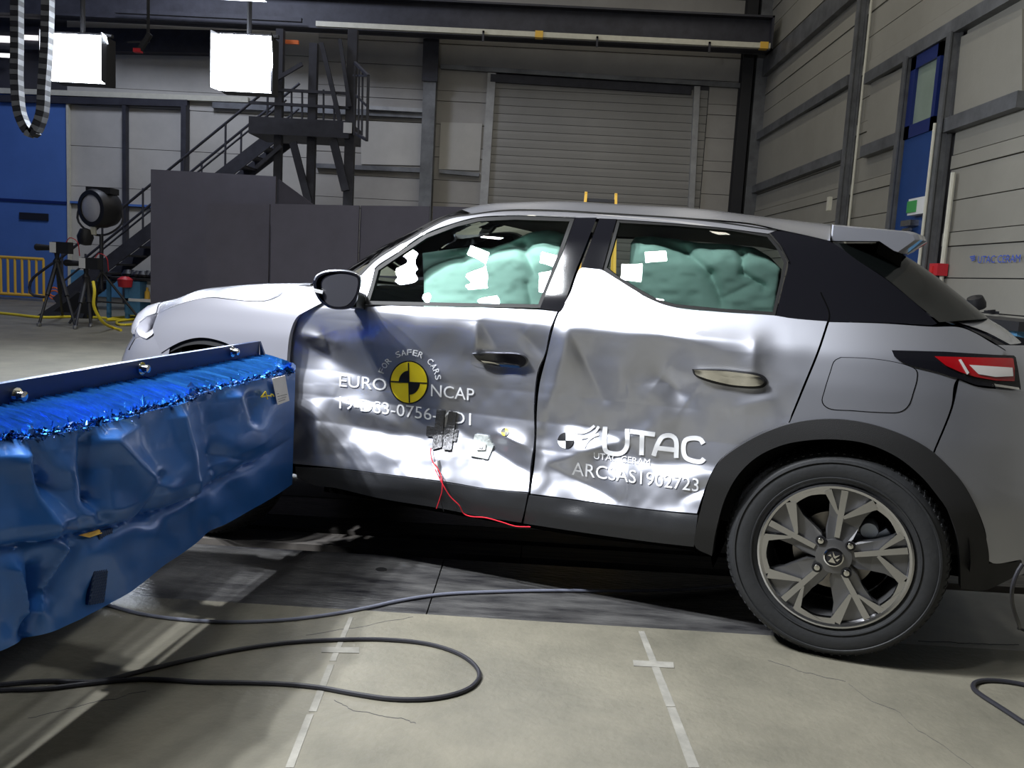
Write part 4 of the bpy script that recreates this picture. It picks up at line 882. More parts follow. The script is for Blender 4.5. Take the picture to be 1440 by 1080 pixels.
A = np.array(rows); V = A.reshape(-1, 3); Fc = gridfaces(16, 22); tg = cobj('tailgate', V, Fc, 'paint'); mirror('tailgate', V, Fc, 'paint')
mb = MB()
A_ = onYc(1430, 499, .32); B_ = onYc(1440, 530, .32)
mb.box((A_[0]-.02, .3, B_[2]), (A_[0]+.03, HW-.15, A_[2])); cobj('tailgate_lamp', mb.v, mb.f, 'red_lens', smooth=False)
# --- door mirror
mo = [(440, 397), (444, 388), (455, 382), (473, 379.5), (492, 381), (505, 386), (508, 394), (506, 408), (501, 425), (494, 433), (478, 435.5), (463, 433), (450, 424), (442, 410)]
m0 = np.array([onYc(u, v, -.17) for u, v in resample(mo+[mo[0]], 61)[:-1]]); cm = m0.mean(0); secs = []
for sc_, dx in ((.86, .012), (.95, .012), (1., .0), (1.02, -.04), (.93, -.09), (.7, -.13), (.3, -.15)):
    q = cm+(m0-cm)*np.array([sc_*.0+sc_, 1, sc_]); q[:, 1] = cm[1]+(q[:, 1]-cm[1]); q = q+np.array([0, 0, 0]); secs.append(q+np.array([dx*.55, -dx*.9-.0, 0]))
A = np.array(secs); 
Fc = [(i*60+j, i*60+(j+1) % 60, (i+1)*60+(j+1) % 60, (i+1)*60+j) for i in range(len(secs)-1) for j in range(60)]+[tuple(range((len(secs)-1)*60, len(secs)*60))]
dm = cobj('door_mirror', A.reshape(-1, 3), Fc, 'paint', sharp=60, mats=['gloss_black', 'paint'], fm=[1 if (1 <= i//60 and A.reshape(-1, 3)[f[0]][2] > cm[2]+.018) else 0 for i, f in enumerate(Fc)])
gl = [(454, 410), (453, 398), (458, 391), (478, 385), (497, 387), (504, 392), (502, 408), (496, 421), (486, 430), (466, 430), (456, 422)]
q0 = np.array([onYc(u, v, -.178) for u, v in resample(gl+[gl[0]], 41)[:-1]])
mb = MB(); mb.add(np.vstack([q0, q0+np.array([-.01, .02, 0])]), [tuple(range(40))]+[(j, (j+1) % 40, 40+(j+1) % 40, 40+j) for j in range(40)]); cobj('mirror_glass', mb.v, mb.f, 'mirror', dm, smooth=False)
q1 = cm+(q0-cm)*1.09+np.array([0, -.002+.004, 0]); mb = MB().add(np.vstack([q1, q0+np.array([0, .001, 0])]), [(j, (j+1) % 40, 40+(j+1) % 40, 40+j) for j in range(40)]); cobj('mirror_bezel', mb.v, mb.f, 'gloss_black', dm)
mb = MB().bar(onYc(441, 408, -.2), onYc(454, 411, -.185), .012, .01); cobj('indicator', mb.v, mb.f, 'white', dm, smooth=False)
mb = MB().bar(onYc(492, 420, -.12), onYc(505, 424, .07), .06, .05); cobj('mirror_arm', mb.v, mb.f, 'rubber_seal', dm, smooth=False)
# --- door handles
star('handle_recess', [(663, 497), (700, 496), (734, 499), (741, 506), (738, 516), (712, 521), (680, 518), (664, 512), (661, 504)], 'paint', door1, off=-.001, sm=True)
star('door_handle', [(664, 497.5), (690, 497.5), (734, 500), (740, 507), (737, 514), (729, 517), (700, 513.5), (674, 508)], 'gloss_black', door1, off=-.02, sm=True, depth=.04)
star('handle_blade', [(676, 507), (712, 512), (730, 515), (731, 517), (712, 516), (684, 512)], 'chrome', door1, off=-.024, sm=True, depth=.01)
star('handle_surround', [(973, 519), (1030, 521), (1074, 528.5), (1079, 537), (1074, 544.5), (1035, 545), (990, 535), (976, 527)], 'black_print', door2, off=-.004, sm=True)
star('door_handle', [(976, 520), (1030, 523), (1071, 531), (1075, 537), (1071, 541.5), (1035, 542), (990, 531.5), (978, 526)], 'chrome', door2, off=-.018, sm=True, depth=.03, label='chrome handle')
# --- prints on the doors
letters('EURO', (477, 543), (66, 6.5), (.3, -17), 'white_print', door1); letters('NCAP', (606, 557), (60.5, 6.5), (.3, -17), 'white_print', door1)
letters('19-DS3-0756-MD1', (477, 574), (185, 24), (.3, -17), 'white_print', door1)
cx0, cy0 = 575, 538
tot = 'FOR SAFER CARS'
for i, chh in enumerate(tot):
    if chh == ' ': continue
    a = radians(157-(157-10)*i/(len(tot)-1)); r1 = 37.5
    o_ = (cx0+r1*cos(a), cy0-r1*1.03*sin(a)); tx = (sin(a), cos(a)); 
    ex = np.array([sin(a), cos(a)])*6.6; ey = np.array([cos(a), -sin(a)])*8.2
    letters(chh, np.array(o_)-ex*.5, ex, ey, 'white_print', door1)
def circ(r, ry=None, c=(575, 537.7), a0=0, a1=2*pi, n=48): return [(c[0]+r*cos(a), c[1]+(ry or r)*sin(a)) for a in np.linspace(a0, a1, n)]
def wedge(r, ry, a0, a1, c=(575, 537.7)): return [c]+circ(r, ry, c, a0, a1, 16)
star('target_ring', circ(27.3, 30.5)[:-1], 'black_print', door1, off=-.003); star('target_disc', circ(25.6, 28.8)[:-1], 'yellow_print', door1, off=-.0042)
star('target_quarter', wedge(14.5, 16.5, pi, 1.5*pi), 'black_print', door1, off=-.0055, rings=4, nb=50); star('target_quarter', wedge(15.5, 17.5, 0, .5*pi), 'black_print', door1, off=-.0055, rings=4, nb=50)
stroke('target_line', [(574.3, 510), (575.7, 566)], 1.8, 'black_print', door1, off=-.006); stroke('target_line', [(549.5, 536.5), (600.5, 539)], 1.8, 'black_print', door1, off=-.006)
def smalltarget(c, r, A, B, par):
    star('target_disc', circ(r, r, c)[:-1], A, par, off=-.003, rings=3, nb=30)
    star('target_quarter', wedge(r, r, pi, 1.5*pi, c), B, par, off=-.0045, rings=3, nb=30); star('target_quarter', wedge(r, r, 0, .5*pi, c), B, par, off=-.0045, rings=3, nb=30)
smalltarget((710, 607.5), 5.5, 'yellow_print', 'black_print', door1); smalltarget((795.3, 619.5), 11.2, 'white_print', 'black_print', door2)
def strokes(name, L_, wpx, m, par):
    mb = MB()
    for s in L_: stroke('x', s, wpx, m, par, mbx=mb, off=-.0038, sm=len(s) > 3)
    cobj(name, mb.v, mb.f, m, par)
strokes('lettering', [[(851, 600), (850, 622), (852, 634), (862, 638), (874, 637), (881, 629), (882, 603)], ], 6.5, 'white_print', door2)
strokes('lettering', [[(886, 606.5), (921, 611)], [(903, 609), (902, 640)]], 6.5, 'white_print', door2)
strokes('lettering', [[(919, 641), (925, 624), (932, 614), (943, 612.5), (950, 618), (951, 644)], [(925, 630), (951, 633)]], 6.5, 'white_print', door2)
strokes('lettering', [[(989, 624), (985, 618), (975, 616), (964, 619), (961, 630), (964, 643), (974, 648), (986, 649), (990, 645)]], 6.5, 'white_print', door2)
strokes('emblem', [[(807, 607), (818, 608.5), (828, 605), (836, 598.5)], [(817, 616), (829, 613), (837, 607), (842, 599.5)], [(821, 629), (827, 619), (835, 613), (842, 610.5)]], 3.6, 'white_print', door2)
letters('UTAC CERAM', (835, 645), (79, 9.5), (.2, -9), 'white_print', door2)
letters('ARCSAS1902723', (804, 667.5), (178, 24), (.8, -18.5), 'white_print', door2)
# tape strips and gauge plate on the front door
def tape(name, px, m='tape', off=-.008): return star(name, px, m, door1, off=off, rings=5, nb=48)
tape('tape_strip', [(600, 599), (644, 605), (641.5, 621), (599, 613)])
tape('tape_strip', [(614, 576), (625, 577.5), (621, 629), (607, 632.5)], off=-.011); tape('tape_strip', [(631, 578.5), (642, 580), (634.5, 633.5), (622, 632)], off=-.011)
tape('tape_flap', [(661, 641), (667.5, 611), (685, 612.5), (694, 627), (686, 646)], 'plate_grey'); tape('gauge_block', [(668, 623), (683, 625), (682, 633), (670, 633)], 'white', off=-.014); tape('gauge_core', [(672, 626), (679, 627), (678, 631), (673, 630)], 'brushed', off=-.017)
tape('wire_tag', [(607, 652), (615, 648), (615, 663)], 'white', off=-.02)
# --- wires hanging from the door (things of their own)
def wire(name, px, D, r, m, label):
    P = c2w(np.array([hit(np.array([p]), dent(np.array([p]))*(p[1] < 725)+D)[0] for p in px])); P = P.reshape(-1, 3); o = MB().tube(resample(P, 60), r, 6).build(name, m, smooth=True); tag(o, label, 'wire')
wire('red_wire', [(606, 630), (606, 640), (609, 650), (615, 658), (621, 672), (622, 688), (619, 700), (614, 715)], -.022, .0022, 'red_cable', 'short red wire hanging from the taped sensor to the sill')
wire('red_wire', [(612, 660), (622, 680), (633, 698), (646, 711), (652, 722), (661, 726), (683, 728), (705, 734), (725, 740), (746, 741)], -.026, .0022, 'red_cable', 'long red wire running along under the front door sill')
wire('black_wire', [(612, 650), (618, 668), (621, 690), (621, 708), (624, 719)], -.018, .0018, 'cable', 'thin black wire beside the short red wire')
# --- interior
mb = MB(); 
cobj('dashboard', *(lambda m: (m.v, m.f))(MB().prism([(-2.05, .28, .75), (-2.05, .28, 1.06), (-1.85, .28, 1.1), (-1.55, .28, 1.02), (-1.5, .28, .75)], (0, 1.2, 0))), 'interior', smooth=False)
mb = MB(); c = np.array([-1.42, .52, 1.0]); mb.tube([c+.18*np.array([.35*sin(a)*1., cos(a), .93*sin(a)]) for a in np.linspace(0, 2*pi, 33)], .014, 8); mb.tube([c, (-1.7, .52, .9)], .03).bar(c+(0, -.17, 0), c+(0, .17, 0), .03, .02); cobj('steering_wheel', mb.v, mb.f, 'interior')
for y in (.5, 1.24):
    for x, z in ((-1.05, 0), (-.25, .04)):
        mb = MB(); mb.prism([(x-.3, y-.24, .5+z), (x-.28, y-.24, .66+z), (x+.12, y-.24, .62+z), (x+.3, y-.24, 1.2+z), (x+.38, y-.24, 1.2+z), (x+.25, y-.24, .5+z)], (0, .48, 0)); mb.prism([(x+.27, y-.12, 1.2+z), (x+.3, y-.12, 1.33+z), (x+.38, y-.12, 1.33+z), (x+.37, y-.12, 1.2+z)], (0, .24, 0)); cobj('seat', mb.v, mb.f, 'interior', smooth=False)
cobj('cabin_floor', *(lambda m: (m.v, m.f))(MB().box((-2., .2, .36), (.55, 1.54, .42)).box((-2.0, .16, .42), (.4, .18, .98)).box((.35, .2, .42), (.4, 1.5, 1.0))), 'interior', smooth=False)
def airbag(name, T, R, B, L, nu, nv, base, label, seed, lobes=()):
    g = coons(T, R, B, L, nu, nv, False); s = np.linspace(0, 1, nu)[None]; t = np.linspace(0, 1, nv)[:, None]
    puff = (np.sin(pi*s)*np.sin(pi*t))**.35; u, v = g[..., 0], g[..., 1]
    D = base-.035*puff+.010*vnoise(u, v, 34, seed)+.005*vnoise(u, v*1.6, 13, seed+1)
    for A, B_, wd, h in lobes: d, tt = seg(u, v, A, B_); D = D+h*np.exp(-(d/wd)**1.4)
    V = hit(g, D); V = V.reshape(-1, 3); V2 = V+np.array([0, .09, 0]); n = len(V); ring = [j for j in range(nu)]+[i*nu+nu-1 for i in range(1, nv)]+[(nv-1)*nu+j for j in range(nu-2, -1, -1)]+[i*nu for i in range(nv-2, 0, -1)]; k = len(ring)
    Fc = gridfaces(nu, nv)+[(ring[a], ring[(a+1) % k], n+ring[(a+1) % k], n+ring[a]) for a in range(k)]
    cobj(name, np.vstack([V, V2]), Fc, 'airbag', sharp=60, label=label)
airbag('curtain_airbag', [(594, 356), (622, 352), (662, 347), (690, 349), (717, 340), (745, 327), (772, 323), (795, 330)], [(795, 330), (782, 375), (757, 433)], [(596, 433), (660, 434), (757, 433)], [(594, 356), (596, 395), (596, 433)], 90, 60, .14, 'pale mint inflated curtain airbag', 11,
       [((600, 365), (680, 358), 10, .03), ((680, 358), (735, 345), 9, .035), ((735, 345), (752, 385), 8, .03), ((742, 400), (748, 430), 6, .02), ((640, 350), (652, 366), 5, .015)])
airbag('curtain_airbag', [(887, 342), (893, 334), (913, 332), (950, 336), (980, 341), (1020, 343), (1060, 348), (1080, 360), (1097, 378)], [(1097, 378), (1093, 410), (1087, 448)], [(884, 412), (915, 426), (950, 438), (1010, 446), (1087, 448)], [(887, 342), (885, 375), (884, 412)], 90, 60, .13, 'pale mint rear curtain airbag', 17,
       [((925, 334), (965, 355), 7, .03), ((965, 355), (1000, 385), 7, .03), ((1000, 385), (1015, 425), 7, .03), ((1043, 358), (1045, 385), 5, .025), ((1045, 385), (1075, 403), 5, .025), ((1015, 420), (1060, 398), 5, .012)])
P = [onYc(u, v, .3) for u, v in ((667, 343), (700, 333), (722, 328), (716, 332), (690, 340))]; 
# --- wheels
def wheel(wx, wy, wz, label, steer=0., sgn=1, tyre_only=False):
    n = 96; R = .345; c = (0, 0, 0)
    prof = [(.232, .03), (.236, .012), (.25, .004), (.275, -.004), (.305, -.004), (.322, .006), (.334, .02), (.341, .035), (R, .06), (R+.001, .11), (R, .16), (.341, .185), (.325, .215), (.28, .225), (.235, .2)]
    mb = MB(); mb.lathe([(r, h) for r, h in prof], c, (0, 1, 0), n)
    # tread sipes as small ridges on the shoulder
    T = MB()
    for k in range(84):
        a = 2*pi*k/84; ca, sa = cos(a), sin(a); ta = np.array([-sa, 0, ca]); ra = np.array([ca, 0, sa])
        for (r0, y0, r1, y1) in ((.335, .018, .3465, .06), (.3475, .066, .3475, .105), (.3475, .115, .3475, .155)):
            p, q = ra*r0+np.array([0, y0, 0]), ra*r1+np.array([0, y1, 0])+ta*.006; T.bar(p, q, .004, .008, upv=tuple(ra))
    def place(mb_): 
        V = np.array(mb_.v); V[:, 1] *= sgn; ca, sa = cos(steer), sin(steer); V = V@np.array([[ca, sa, 0], [-sa, ca, 0], [0, 0, 1]]); return V+np.array([wx, wy, wz])
    def part(name, mb_, m, parent=None, flip=False, **k): 
        Fc = mb_.f if sgn > 0 else [tuple(reversed(f)) for f in mb_.f]; return cobj(name, place(mb_), Fc, m, parent or car, **k)
    w_ = part('wheel', mb, 'rubber', label=label, sharp=40); tr = part('tread', T, 'rubber', w_, smooth=False, kind='stuff')
    # raised rings on the sidewall
    s_ = MB(); s_.lathe([(.318, -.0), (.316, -.006), (.31, -.0075), (.308, -.004)], c, (0, 1, 0), n); s_.lathe([(.262, .002), (.26, -.005), (.256, -.004), (.254, .004)], c, (0, 1, 0), n); part('sidewall_rib', s_, 'rubber', w_)
    b = MB(); b.lathe([(.238, .004), (.238, .0), (.232, -.002), (.224, .000), (.2215, .006)], c, (0, 1, 0), n); part('rim_lip', b, 'rim_bright', w_, sharp=30)
    b = MB(); b.lathe([(.227, .006), (.215, .03), (.205, .05), (.2, .18)], c, (0, 1, 0), n); part('rim_barrel', b, 'rim_dark', w_)
    b = MB(); b.lathe([(.199, .19), (.0, .19)], c, (0, 1, 0), 32); part('rim_back', b, 'void', w_)
    b = MB(); b.lathe([(.13, .1), (.13, .085), (.075, .084), (.07, .06), (.0, .06)], c, (0, 1, 0), 48); part('brake_disc', b, 'disc', w_)
    def pol(a, r, y): return np.array([r*cos(a), y, r*sin(a)])
    for k in range(5):
        a0 = radians(86.5-72*k)           # ridge direction
        q = lambda deg, r, y=.012: pol(a0+radians(deg), r*.228, y)
        # dark spoke body, extruded inwards
        poly = [(15, .98), (13, .78), (15, .58), (24, .4), (32, .24), (0, .16), (-32, .24), (-36, .36), (-30, .52), (-27, .7), (-29, .98), (-7, 1.0)]
        poly = [(d, r) for d, r in poly]; top = [q(d, r, .018-.01*(r < .4)) for d, r in poly]; s = MB(); s.prism(top, (0, .032, 0)); part('spoke', s, 'rim_dark', w_, smooth=False)
        s = MB()
        def barx(A, B, w0, w1, y0=.004, y1=.004, dep=.016):
            A = q(*A, y0); B = q(*B, y1); t = B-A; t[1] = 0; t /= np.linalg.norm(t); nn = np.array([-t[2], 0, t[0]])
            s.prism([A-nn*w0/2, A+nn*w0/2, B+nn*w1/2, B-nn*w1/2], (0, dep, 0))
        barx((0, .97), (0, .28), .021, .016, .001, .004)
        barx((-4, .58), (-26, .95), .010, .034, .002, .0)
        barx((3.5, .62), (13.5, .96), .007, .024, .002, .0)
        part('spoke_ridge', s, 'rim_bright', w_, smooth=False)
    for k in range(5):
        aa = [radians(86.5-72*k+d) for d in np.linspace(-26, -60, 12)]; pts = [pol(a, .227, .0005) for a in aa]+[pol(a, .204+.006*(1-abs(i-5.5)/5.5), .002) for i, a in reversed(list(enumerate(aa)))]
        b = MB(); b.prism(pts, (0, .02, 0)); part('rim_web', b, 'rim_bright', w_, smooth=False)
    b = MB(); b.lathe([(.058, .02), (.056, .004), (.034, .0), (.0, .0)], c, (0, 1, 0), 40); part('hub', b, 'rim_dark', w_)
    b = MB(); b.lathe([(.031, .0), (.031, -.006), (.027, -.008), (.026, -.004)], c, (0, 1, 0), 40); part('cap_ring', b, 'chrome', w_)
    b = MB(); b.lathe([(.027, -.003), (.015, -.006), (.0, -.007)], c, (0, 1, 0), 40); cap = part('centre_cap', b, 'black_print', w_)
    b = MB()
    for tri in (((-.004, .001), (-.015, -.016), (.008, -.018)), ((-.002, .003), (.019, .011), (.005, -.003)), ((-.004, .02), (-.001, .004), (.004, .006)), ((-.018, .004), (-.006, .002), (-.01, .01)), ((.006, -.006), (.02, .0), (.012, -.012))):
        b.prism([(x, -.0095, z) for x, z in tri], (0, .004, 0))
    part('cap_emblem', b, 'chrome', w_, smooth=False)
    for k in range(4):
        a = radians(43+90*k); p = pol(a, .064, 0)
        b = MB(); b.lathe([(.0165, .004), (.0165, -.0005), (.0125, -.001), (.0125, .01)], p, (0, 1, 0), 18); part('bolt_seat', b, 'black_print', w_)
        b = MB(); b.lathe([(.0, -.006), (.009, -.005), (.0115, .0), (.0115, .01)], p, (0, 1, 0), 12); part('wheel_bolt', b, 'chrome', w_)
    b = MB(); b.lathe([(.0, -.03), (.026, -.03), (.03, -.02), (.03, .03)], (.10, .09, .085), (0, 1, 0), 20); b.box((.06, .07, .01), (.15, .12, .07)); b.bar((.08, .08, .02), (.16, .08, .09), .03, .03); part('brake_caliper', b, 'caliper', w_)
    return w_
wheel(0, .0, .3477, 'rear wheel with ten-arm grey and polished alloy rim'); wheel(0, 2*HW, .3477, 'far rear wheel', sgn=-1)
wheel(-2.56, .03, .3477, 'front wheel hidden behind the blue barrier', steer=radians(-4)); wheel(-2.56, 2*HW-.02, .3477, 'far front wheel', sgn=-1)

# ================================================================== BARRIER
ZT, ZB = .78, .33
br_anchor = onZ(300, 700, 0.0)
t = bar_ = thing('crash_barrier', 'crumpled blue aluminium honeycomb crash barrier beside the front door', 'barrier', (-1.25, 2.6, 0))
tE = np.array([onZ(u, v, ZT) for u, v in resample([(-190, 652), (-80, 634), (0, 620), (41, 617), (122, 602), (176, 588), (228, 574), (262, 566), (285, 553), (330, 542), (375, 531), (415.5, 523)], 170)])
bE = np.array([onZ(u, v, ZB) for u, v in resample([(-190, 985), (-80, 938), (0, 909), (50, 897), (98, 879), (151, 851), (190, 823), (228, 794), (262, 771), (293, 749), (324, 736), (354, 720), (385, 700), (411, 681)], 170)])
nu, nv = 170, 100; s = np.linspace(0, 1, nu); tt = np.linspace(0, 1, nv)[:, None, None]
Gd = (1-tt)*tE[None]+tt*bE[None]
# pixel position of the undeformed skin for placing the folds
def proj(p): c = (np.asarray(p)-C0)@RW; return np.stack([CX+F*c[..., 0]/-c[..., 2], CY-F*c[..., 1]/-c[..., 2]], -1)
uvb = proj(Gd); u, v = uvb[..., 0], uvb[..., 1]
seam = np.interp(u, [-200, 0, 106, 155, 196, 235, 300, 360, 407, 420], [800, 768, 752, 741, 726, 712, 682, 650, 618, 612])
Db = .012*vnoise(u+300, v, 70, 21)+.006*vnoise(u+300, v, 30, 22)
FOLD = [((42, 622), (62, 680), 9, -.03), ((60, 675), (110, 735), 16, -.015), ((120, 612), (124, 700), 8, -.045), ((124, 700), (140, 730), 7, -.02), ((150, 620), (212, 680), 34, .05), ((212, 670), (200, 720), 10, -.03), ((250, 575), (262, 690), 12, .028), ((285, 560), (300, 660), 14, -.025),
        ((330, 560), (345, 600), 20, .03), ((352, 560), (350, 590), 8, -.03), ((20, 650), (60, 740), 28, .04), ((80, 770), (52, 860), 10, .03), ((48, 800), (40, 890), 8, -.045), ((100, 770), (70, 830), 10, -.03), ((10, 800), (30, 860), 12, .03), ((-60, 640), (-40, 900), 40, .03), ((300, 640), (350, 645), 14, -.02)]
for A, B_, wd, h in FOLD:
    d, _ = seg(u, v, A, B_); Db = Db+h*np.exp(-(np.sqrt(d*d+6)-2.4)/wd)
Db = Db-.02*np.exp(-np.abs(v-seam)/5.)*(u < 418)+.014*np.clip((seam-v)/26, 0, 1)*np.clip(1-(seam-v-26)/60, 0, 1)
ee = np.clip(np.minimum(s[None], 1-s[None])*12, 0, 1); Db = Db*ee*np.clip(tt[..., 0]*14, 0, 1)
nrm = np.array([.97, -.24, .0])
d_ = (Gd-C0)/np.linalg.norm(Gd-C0, axis=-1)[..., None]
# push along the surface normal but keep the outline
Gd2 = Gd+nrm*Db[..., None]
ring_n = nu*nv; V = Gd2.reshape(-1, 3); 
thick = np.array([-.012, .0, 0]); idx = [j for j in range(nu)]+[i*nu+nu-1 for i in range(1, nv)]+[(nv-1)*nu+j for j in range(nu-2, -1, -1)]+[i*nu for i in range(nv-2, 0, -1)]; k = len(idx)
Fc = [(i*nu+j+1, i*nu+j, (i+1)*nu+j, (i+1)*nu+j+1)[::-1] for i in range(nv-1) for j in range(nu-1)]+[(idx[a], idx[(a+1) % k], len(V)+(a+1) % k, len(V)+a) for a in range(k)]
skin = obj('face_skin', np.vstack([V, V[idx]+thick]), Fc, 'blue_skin', bar_, sharp=60)
def onskin(px, off):       # nearest grid point of the skin to a pixel, nudged outwards
    out = []
    P2 = proj(Gd2)
    for p in px:
        d = np.hypot(P2[..., 0]-p[0], P2[..., 1]-p[1]); i, j = np.unravel_index(np.argmin(d), d.shape); r_ = ray(*p); dep = np.dot(Gd2[i, j]-C0, nrm)/np.dot(r_, nrm); out.append(C0+r_*dep+nrm*off)
    return out
q = onskin([(379, 532), (397, 527.5), (403, 563), (387, 569)], .012); lab = MB().prism(q, nrm*-.003).build('label_sheet', 'paper', skin)
mb = MB(); mb.prism(onskin([(382, 538), (386, 537), (387, 543), (384, 544)], .013), nrm*.001); mb.build('label_mark', 'red_print', skin)
mb = MB()
for a in range(6): y_ = 545+a*3.6; mb.prism(onskin([(384+a*.6, y_+1), (397+a*.7-(a % 3)*2, y_-2.2), (397+a*.7-(a % 3)*2, y_-1.5), (384+a*.6, y_+1.8)], .013), nrm*.001)
mb.build('label_text', 'galv', skin)
mb = MB()
for (A, B_) in (((363, 558), (369, 550)), ((369, 550), (372, 561)), ((363, 558), (372, 556)), ((373, 556), (377, 556)), ((377, 553), (377, 558)), ((379, 554), (381, 557))): mb.bar(*onskin([A, B_], .012), .004, .003)
mb.build('yellow_scribble', 'yellow_print', skin)
q = onskin([(136, 748), (155, 742), (143, 846), (120, 850)], .008); mb = MB().prism(q, nrm*-.01); st = mb.build('mesh_strip', 'blue_foil_dark', skin)
mb = MB(); q = np.array(q)
for i in range(26):
    for j in range(6):
        a, b = (i+.5)/26, (j+.5+.5*(i % 2))/6.6; p = (1-a)*((1-b)*q[0]+b*q[1])+a*((1-b)*q[3]+b*q[2]); mb.lathe([(.0, .002), (.0045, .001), (.0055, -.002)], p, nrm, 6)
mb.build('mesh_cells', 'blue_plate', skin, kind='stuff')
o = MB().prism(onskin([(106, 752), (134, 744), (138, 749), (120, 755)], .012), nrm*-.004).build('torn_edge', 'yellow_paint', skin)
# flange plate at the back
FZ = .81
fb = [onZ(u, v, FZ) for u, v in ((-190, 616), (0, 577), (277, 517), (366, 503))]
far = lambda u, v, P: None
A, B_ = fb[0], fb[-1]; dirf = (B_-A)/np.linalg.norm(B_-A)
def onplane(u, v):         # vertical plane through the flange
    nn = np.cross(dirf, (0, 0, 1)); r_ = ray(u, v); return C0+r_*(np.dot(A-C0, nn)/np.dot(r_, nn))
fl_ = [onplane(u, v) for u, v in ((-190, 580), (0, 540), (200, 506), (365, 480), (366, 503.5), (277, 518), (0, 578), (-190, 618))]
low = [p.copy() for p in fl_]
P_fl = [fl_[0], fl_[1], fl_[2], fl_[3], fl_[4]+(0, 0, -.45), fl_[7]+(0, 0, -.45)]
nn = np.cross(dirf, (0, 0, 1)); nn = nn/np.linalg.norm(nn); 
if nn[0] > 0: nn = -nn
plate = MB().prism(P_fl, nn*.02).build('back_plate', 'blue_plate', bar_)
lip = [fl_[3], fl_[4]+(0, 0, -.02), fl_[4]+(0, 0, -.02)-nn*.03, fl_[3]-nn*.0]
MB().prism(lip, dirf*.012).build('plate_gusset', 'blue_plate', bar_)
for u_, v_ in ((197, 518), (325, 494.5), (20, 556)):
    p = onplane(u_, v_); MB().lathe([(.0, .03), (.012, .028), (.013, .0)], p, -nn, 12).lathe([(.0, .008), (.02, .008), (.02, 0)], p, -nn, 12).build('bolt', 'chrome', bar_, smooth=True)
# honeycomb: foil ribbons on the top face, crushed leading edge
ns_ = 46; tp = [[], []]
flb = np.array([onZ(u, v, FZ) for u, v in resample([(-190, 618), (0, 578), (277, 518), (366, 503.5), (412, 519)], 170)])
mb = MB(); mb2 = MB(); rr = np.random.RandomState(9)
core_top = []
nrow = 90
for i in range(nrow+1):
    f = i/nrow; a = flb[int(f*169)]; b = tE[int(f*169)]+np.array([-.012, 0, 0]); core_top.append((a, b))
ct = MB()
gv = []; npt = 26
for i in range(nrow+1):
    a, b = core_top[i]; L_ = []
    for j in range(npt):
        t_ = j/(npt-1); z_ = .006*((i % 2)*2-1)*(.4+.6*rr.rand())+.01*(t_ > .75)*rr.randn()*.8; p = a*(1-t_)+b*t_+np.array([0, rr.randn()*.001, z_+.004]); L_.append(p)
    gv.append(L_)
gv = np.array(gv).reshape(-1, 3); ct.add(gv, gridfaces(npt, nrow+1)); hc = ct.build('honeycomb_core', 'blue_foil', bar_, kind='stuff')
# long thin foil edges
mb = MB()
for i in range(260):
    f = (i+rr.rand()*.7)/260; a = flb[min(169, int(f*169))]*1.0; b = tE[min(169, int(min(f+.13, 1)*169))]; a2 = a+(b-a)*rr.rand()*.15; b2 = a+(b-a)*(.8+.16*rr.rand()); m_ = (a2+b2)/2+np.array([0, rr.randn()*.004, .004])
    pts = resample([a2+(0, 0, .002), m_+(0, 0, .004), b2+(0, rr.randn()*.008, .004)], 7); h_ = .010+.008*rr.rand()
    vs = [p for p in pts]+[p+np.array([rr.randn()*.001, .004, h_]) for p in pts]; mb.add(vs, gridfaces(7, 2))
mb.build('foil_ribs', 'blue_foil', hc, kind='stuff')
mb = MB()
for i in range(1700):
    f = rr.rand(); k_ = int(f*169); b = tE[k_]; a = flb[k_]; w_ = rr.rand()**1.3*.16; p = b+(a-b)*w_+np.array([0, 0, -.006+.014*rr.rand()]); e = .003+.005*rr.rand()
    vs = [p+rr.randn(3)*e*.8 for _ in range(4)]; mb.add(vs, [(0, 1, 2), (1, 3, 2)])
mb.build('crushed_foil', 'blue_foil_dark', hc, kind='stuff'); 
mb = MB()
for i in range(700):
    f = rr.rand(); k_ = int(f*169); b = tE[k_]; a = flb[k_]; w_ = rr.rand()**2*.12; p = b+(a-b)*w_+np.array([0, 0, -.004+.012*rr.rand()]); e = .002+.0045*rr.rand()
    vs = [p+rr.randn(3)*e for _ in range(3)]; mb.add(vs, [(0, 1, 2)])
mb.build('crushed_foil', 'blue_foil', hc, kind='stuff')
# body of the core below, and the trolley frame that carries it (low, behind the plate)
ci = MB(); L1 = [tE[8]+(-.02, 0, -.03), tE[-6]+(-.03, -.02, -.03), flb[-20]+(0, -.02, -.06), flb[8]+(0, 0, -.06)]; ci.prism(L1, (0, 0, -.38)); ci.build('core_block', 'blue_foil_dark', bar_)
bb = [onZ(u, v, ZB+.0) for u, v in ((-150, 960), (400, 686))]
tr = MB()
A2, B2 = fl_[7], fl_[4]
for k in (.35, .6, .85):
    c = A2+(B2-A2)*k; tr.bar((c[0]+nn[0]*.02, c[1], .5), (-1.5, c[1]+.05, .5), .14, .1)
tr.build('mounting_beams', 'blue_plate', bar_, kind='stuff')
MB().prism([(-2.6, 1.2, .2), (-1.5, 1.2, .2), (-1.42, 1.9, .2), (-1.34, 3.2, .2), (-2.6, 3.2, .2)], (0, 0, .48)).build('trolley_body', 'blue_plate', bar_)
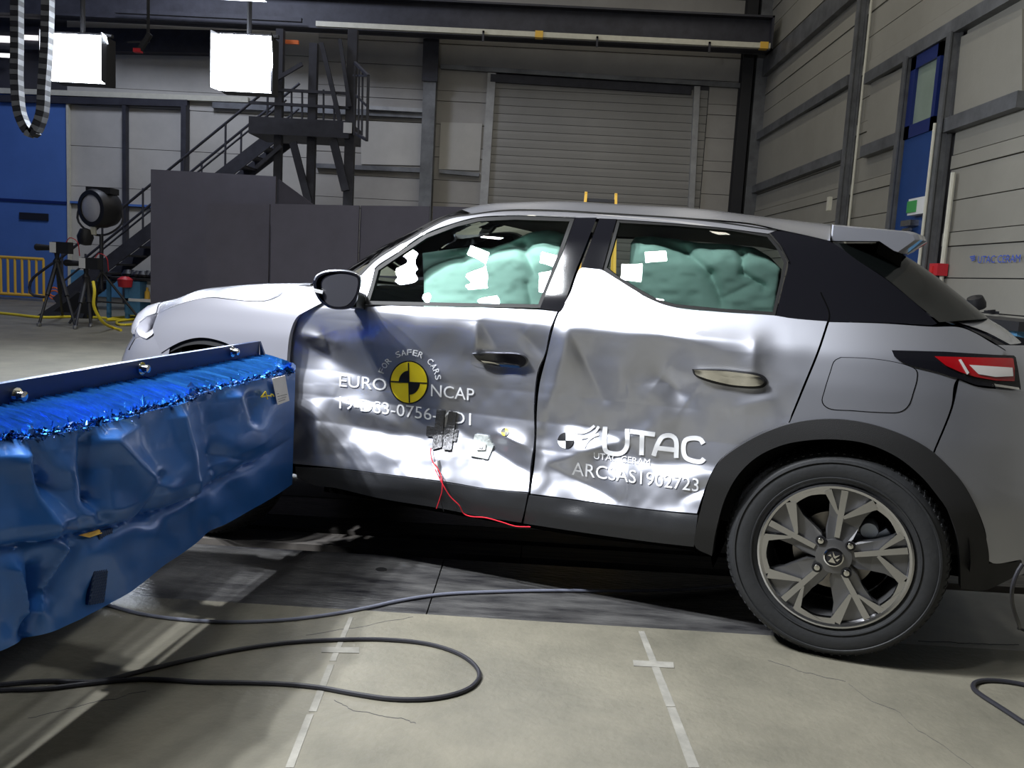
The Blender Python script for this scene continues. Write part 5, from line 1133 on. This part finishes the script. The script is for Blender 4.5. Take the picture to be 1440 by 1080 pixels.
for x in (-2.35, -1.75):
    for y in (1.8, 2.95): MB().lathe([(.0, 0), (.06, 0), (.15, .005), (.16, .02), (.16, .08), (.15, .095), (.0, .1)], (x, y-.05, .16), (0, 1, 0), 24).build('trolley_wheel', 'rubber', bar_, smooth=True)

# ================================================================== CABLES ON THE FLOOR
floorcable('floor_cable', [(-120, 975), (0, 966), (60, 961), (140, 961), (190, 949), (260, 932), (330, 917), (400, 907), (470, 902.5), (540, 902), (600, 908), (640, 920), (664, 935), (674, 952), (664, 968), (640, 979), (600, 986), (550, 986), (500, 979), (450, 970), (400, 965), (340, 963), (280, 962), (200, 958), (120, 965), (60, 972), (0, 974), (-120, 986)], .0068, 'cable', 'black cable looped on the concrete in the foreground', 260)
floorcable('floor_cable', [(120, 846), (150, 853), (200, 866), (260, 874), (330, 877), (400, 874), (460, 867), (520, 856), (560, 847), (620, 838), (700, 834), (780, 832.5), (860, 833), (940, 832), (990, 829), (1040, 824)], .0062, 'cable_grey', 'grey cable crossing the dark steel plates to the rear wheel', 160)
floorcable('floor_cable', [(1500, 982), (1440, 966), (1410, 961), (1385, 960), (1370, 964), (1369, 972), (1380, 981), (1400, 994), (1420, 1007), (1440, 1020), (1500, 1052)], .0075, 'cable', 'black cable bend at the lower right edge', 90)
Pw = [onY(1438, 793, 2.3), onY(1430, 806, 2.3), onY(1424, 824, 2.3), onY(1424, 850, 2.35), onY(1432, 875, 2.4), onZ(1446, 893)+(0, 0, .008), onZ(1490, 920)+(0, 0, .008)]
o = MB().tube(resample(Pw, 60), .0055, 8).build('floor_cable', 'cable', smooth=True); tag(o, 'black cable dropping from the rear bumper to the floor', 'cable')

GROUPS = {'screen_panel': 'black screens standing across the hall', 'floodlight': 'floodlights hanging at top left', 'wall_column': 'steel columns along the walls', 'tripod': 'camera tripods at left', 'camera_box': 'high speed cameras on tripods',
          'floor_cable': 'cables lying on the concrete floor', 'yellow_cable': 'yellow cables at the left', 'red_wire': 'red wires hanging from the front door'}
for o in list(COL.objects):
    n = o.name.split('.')[0]
    if o.parent is None and n in GROUPS: o['group'] = GROUPS[n]
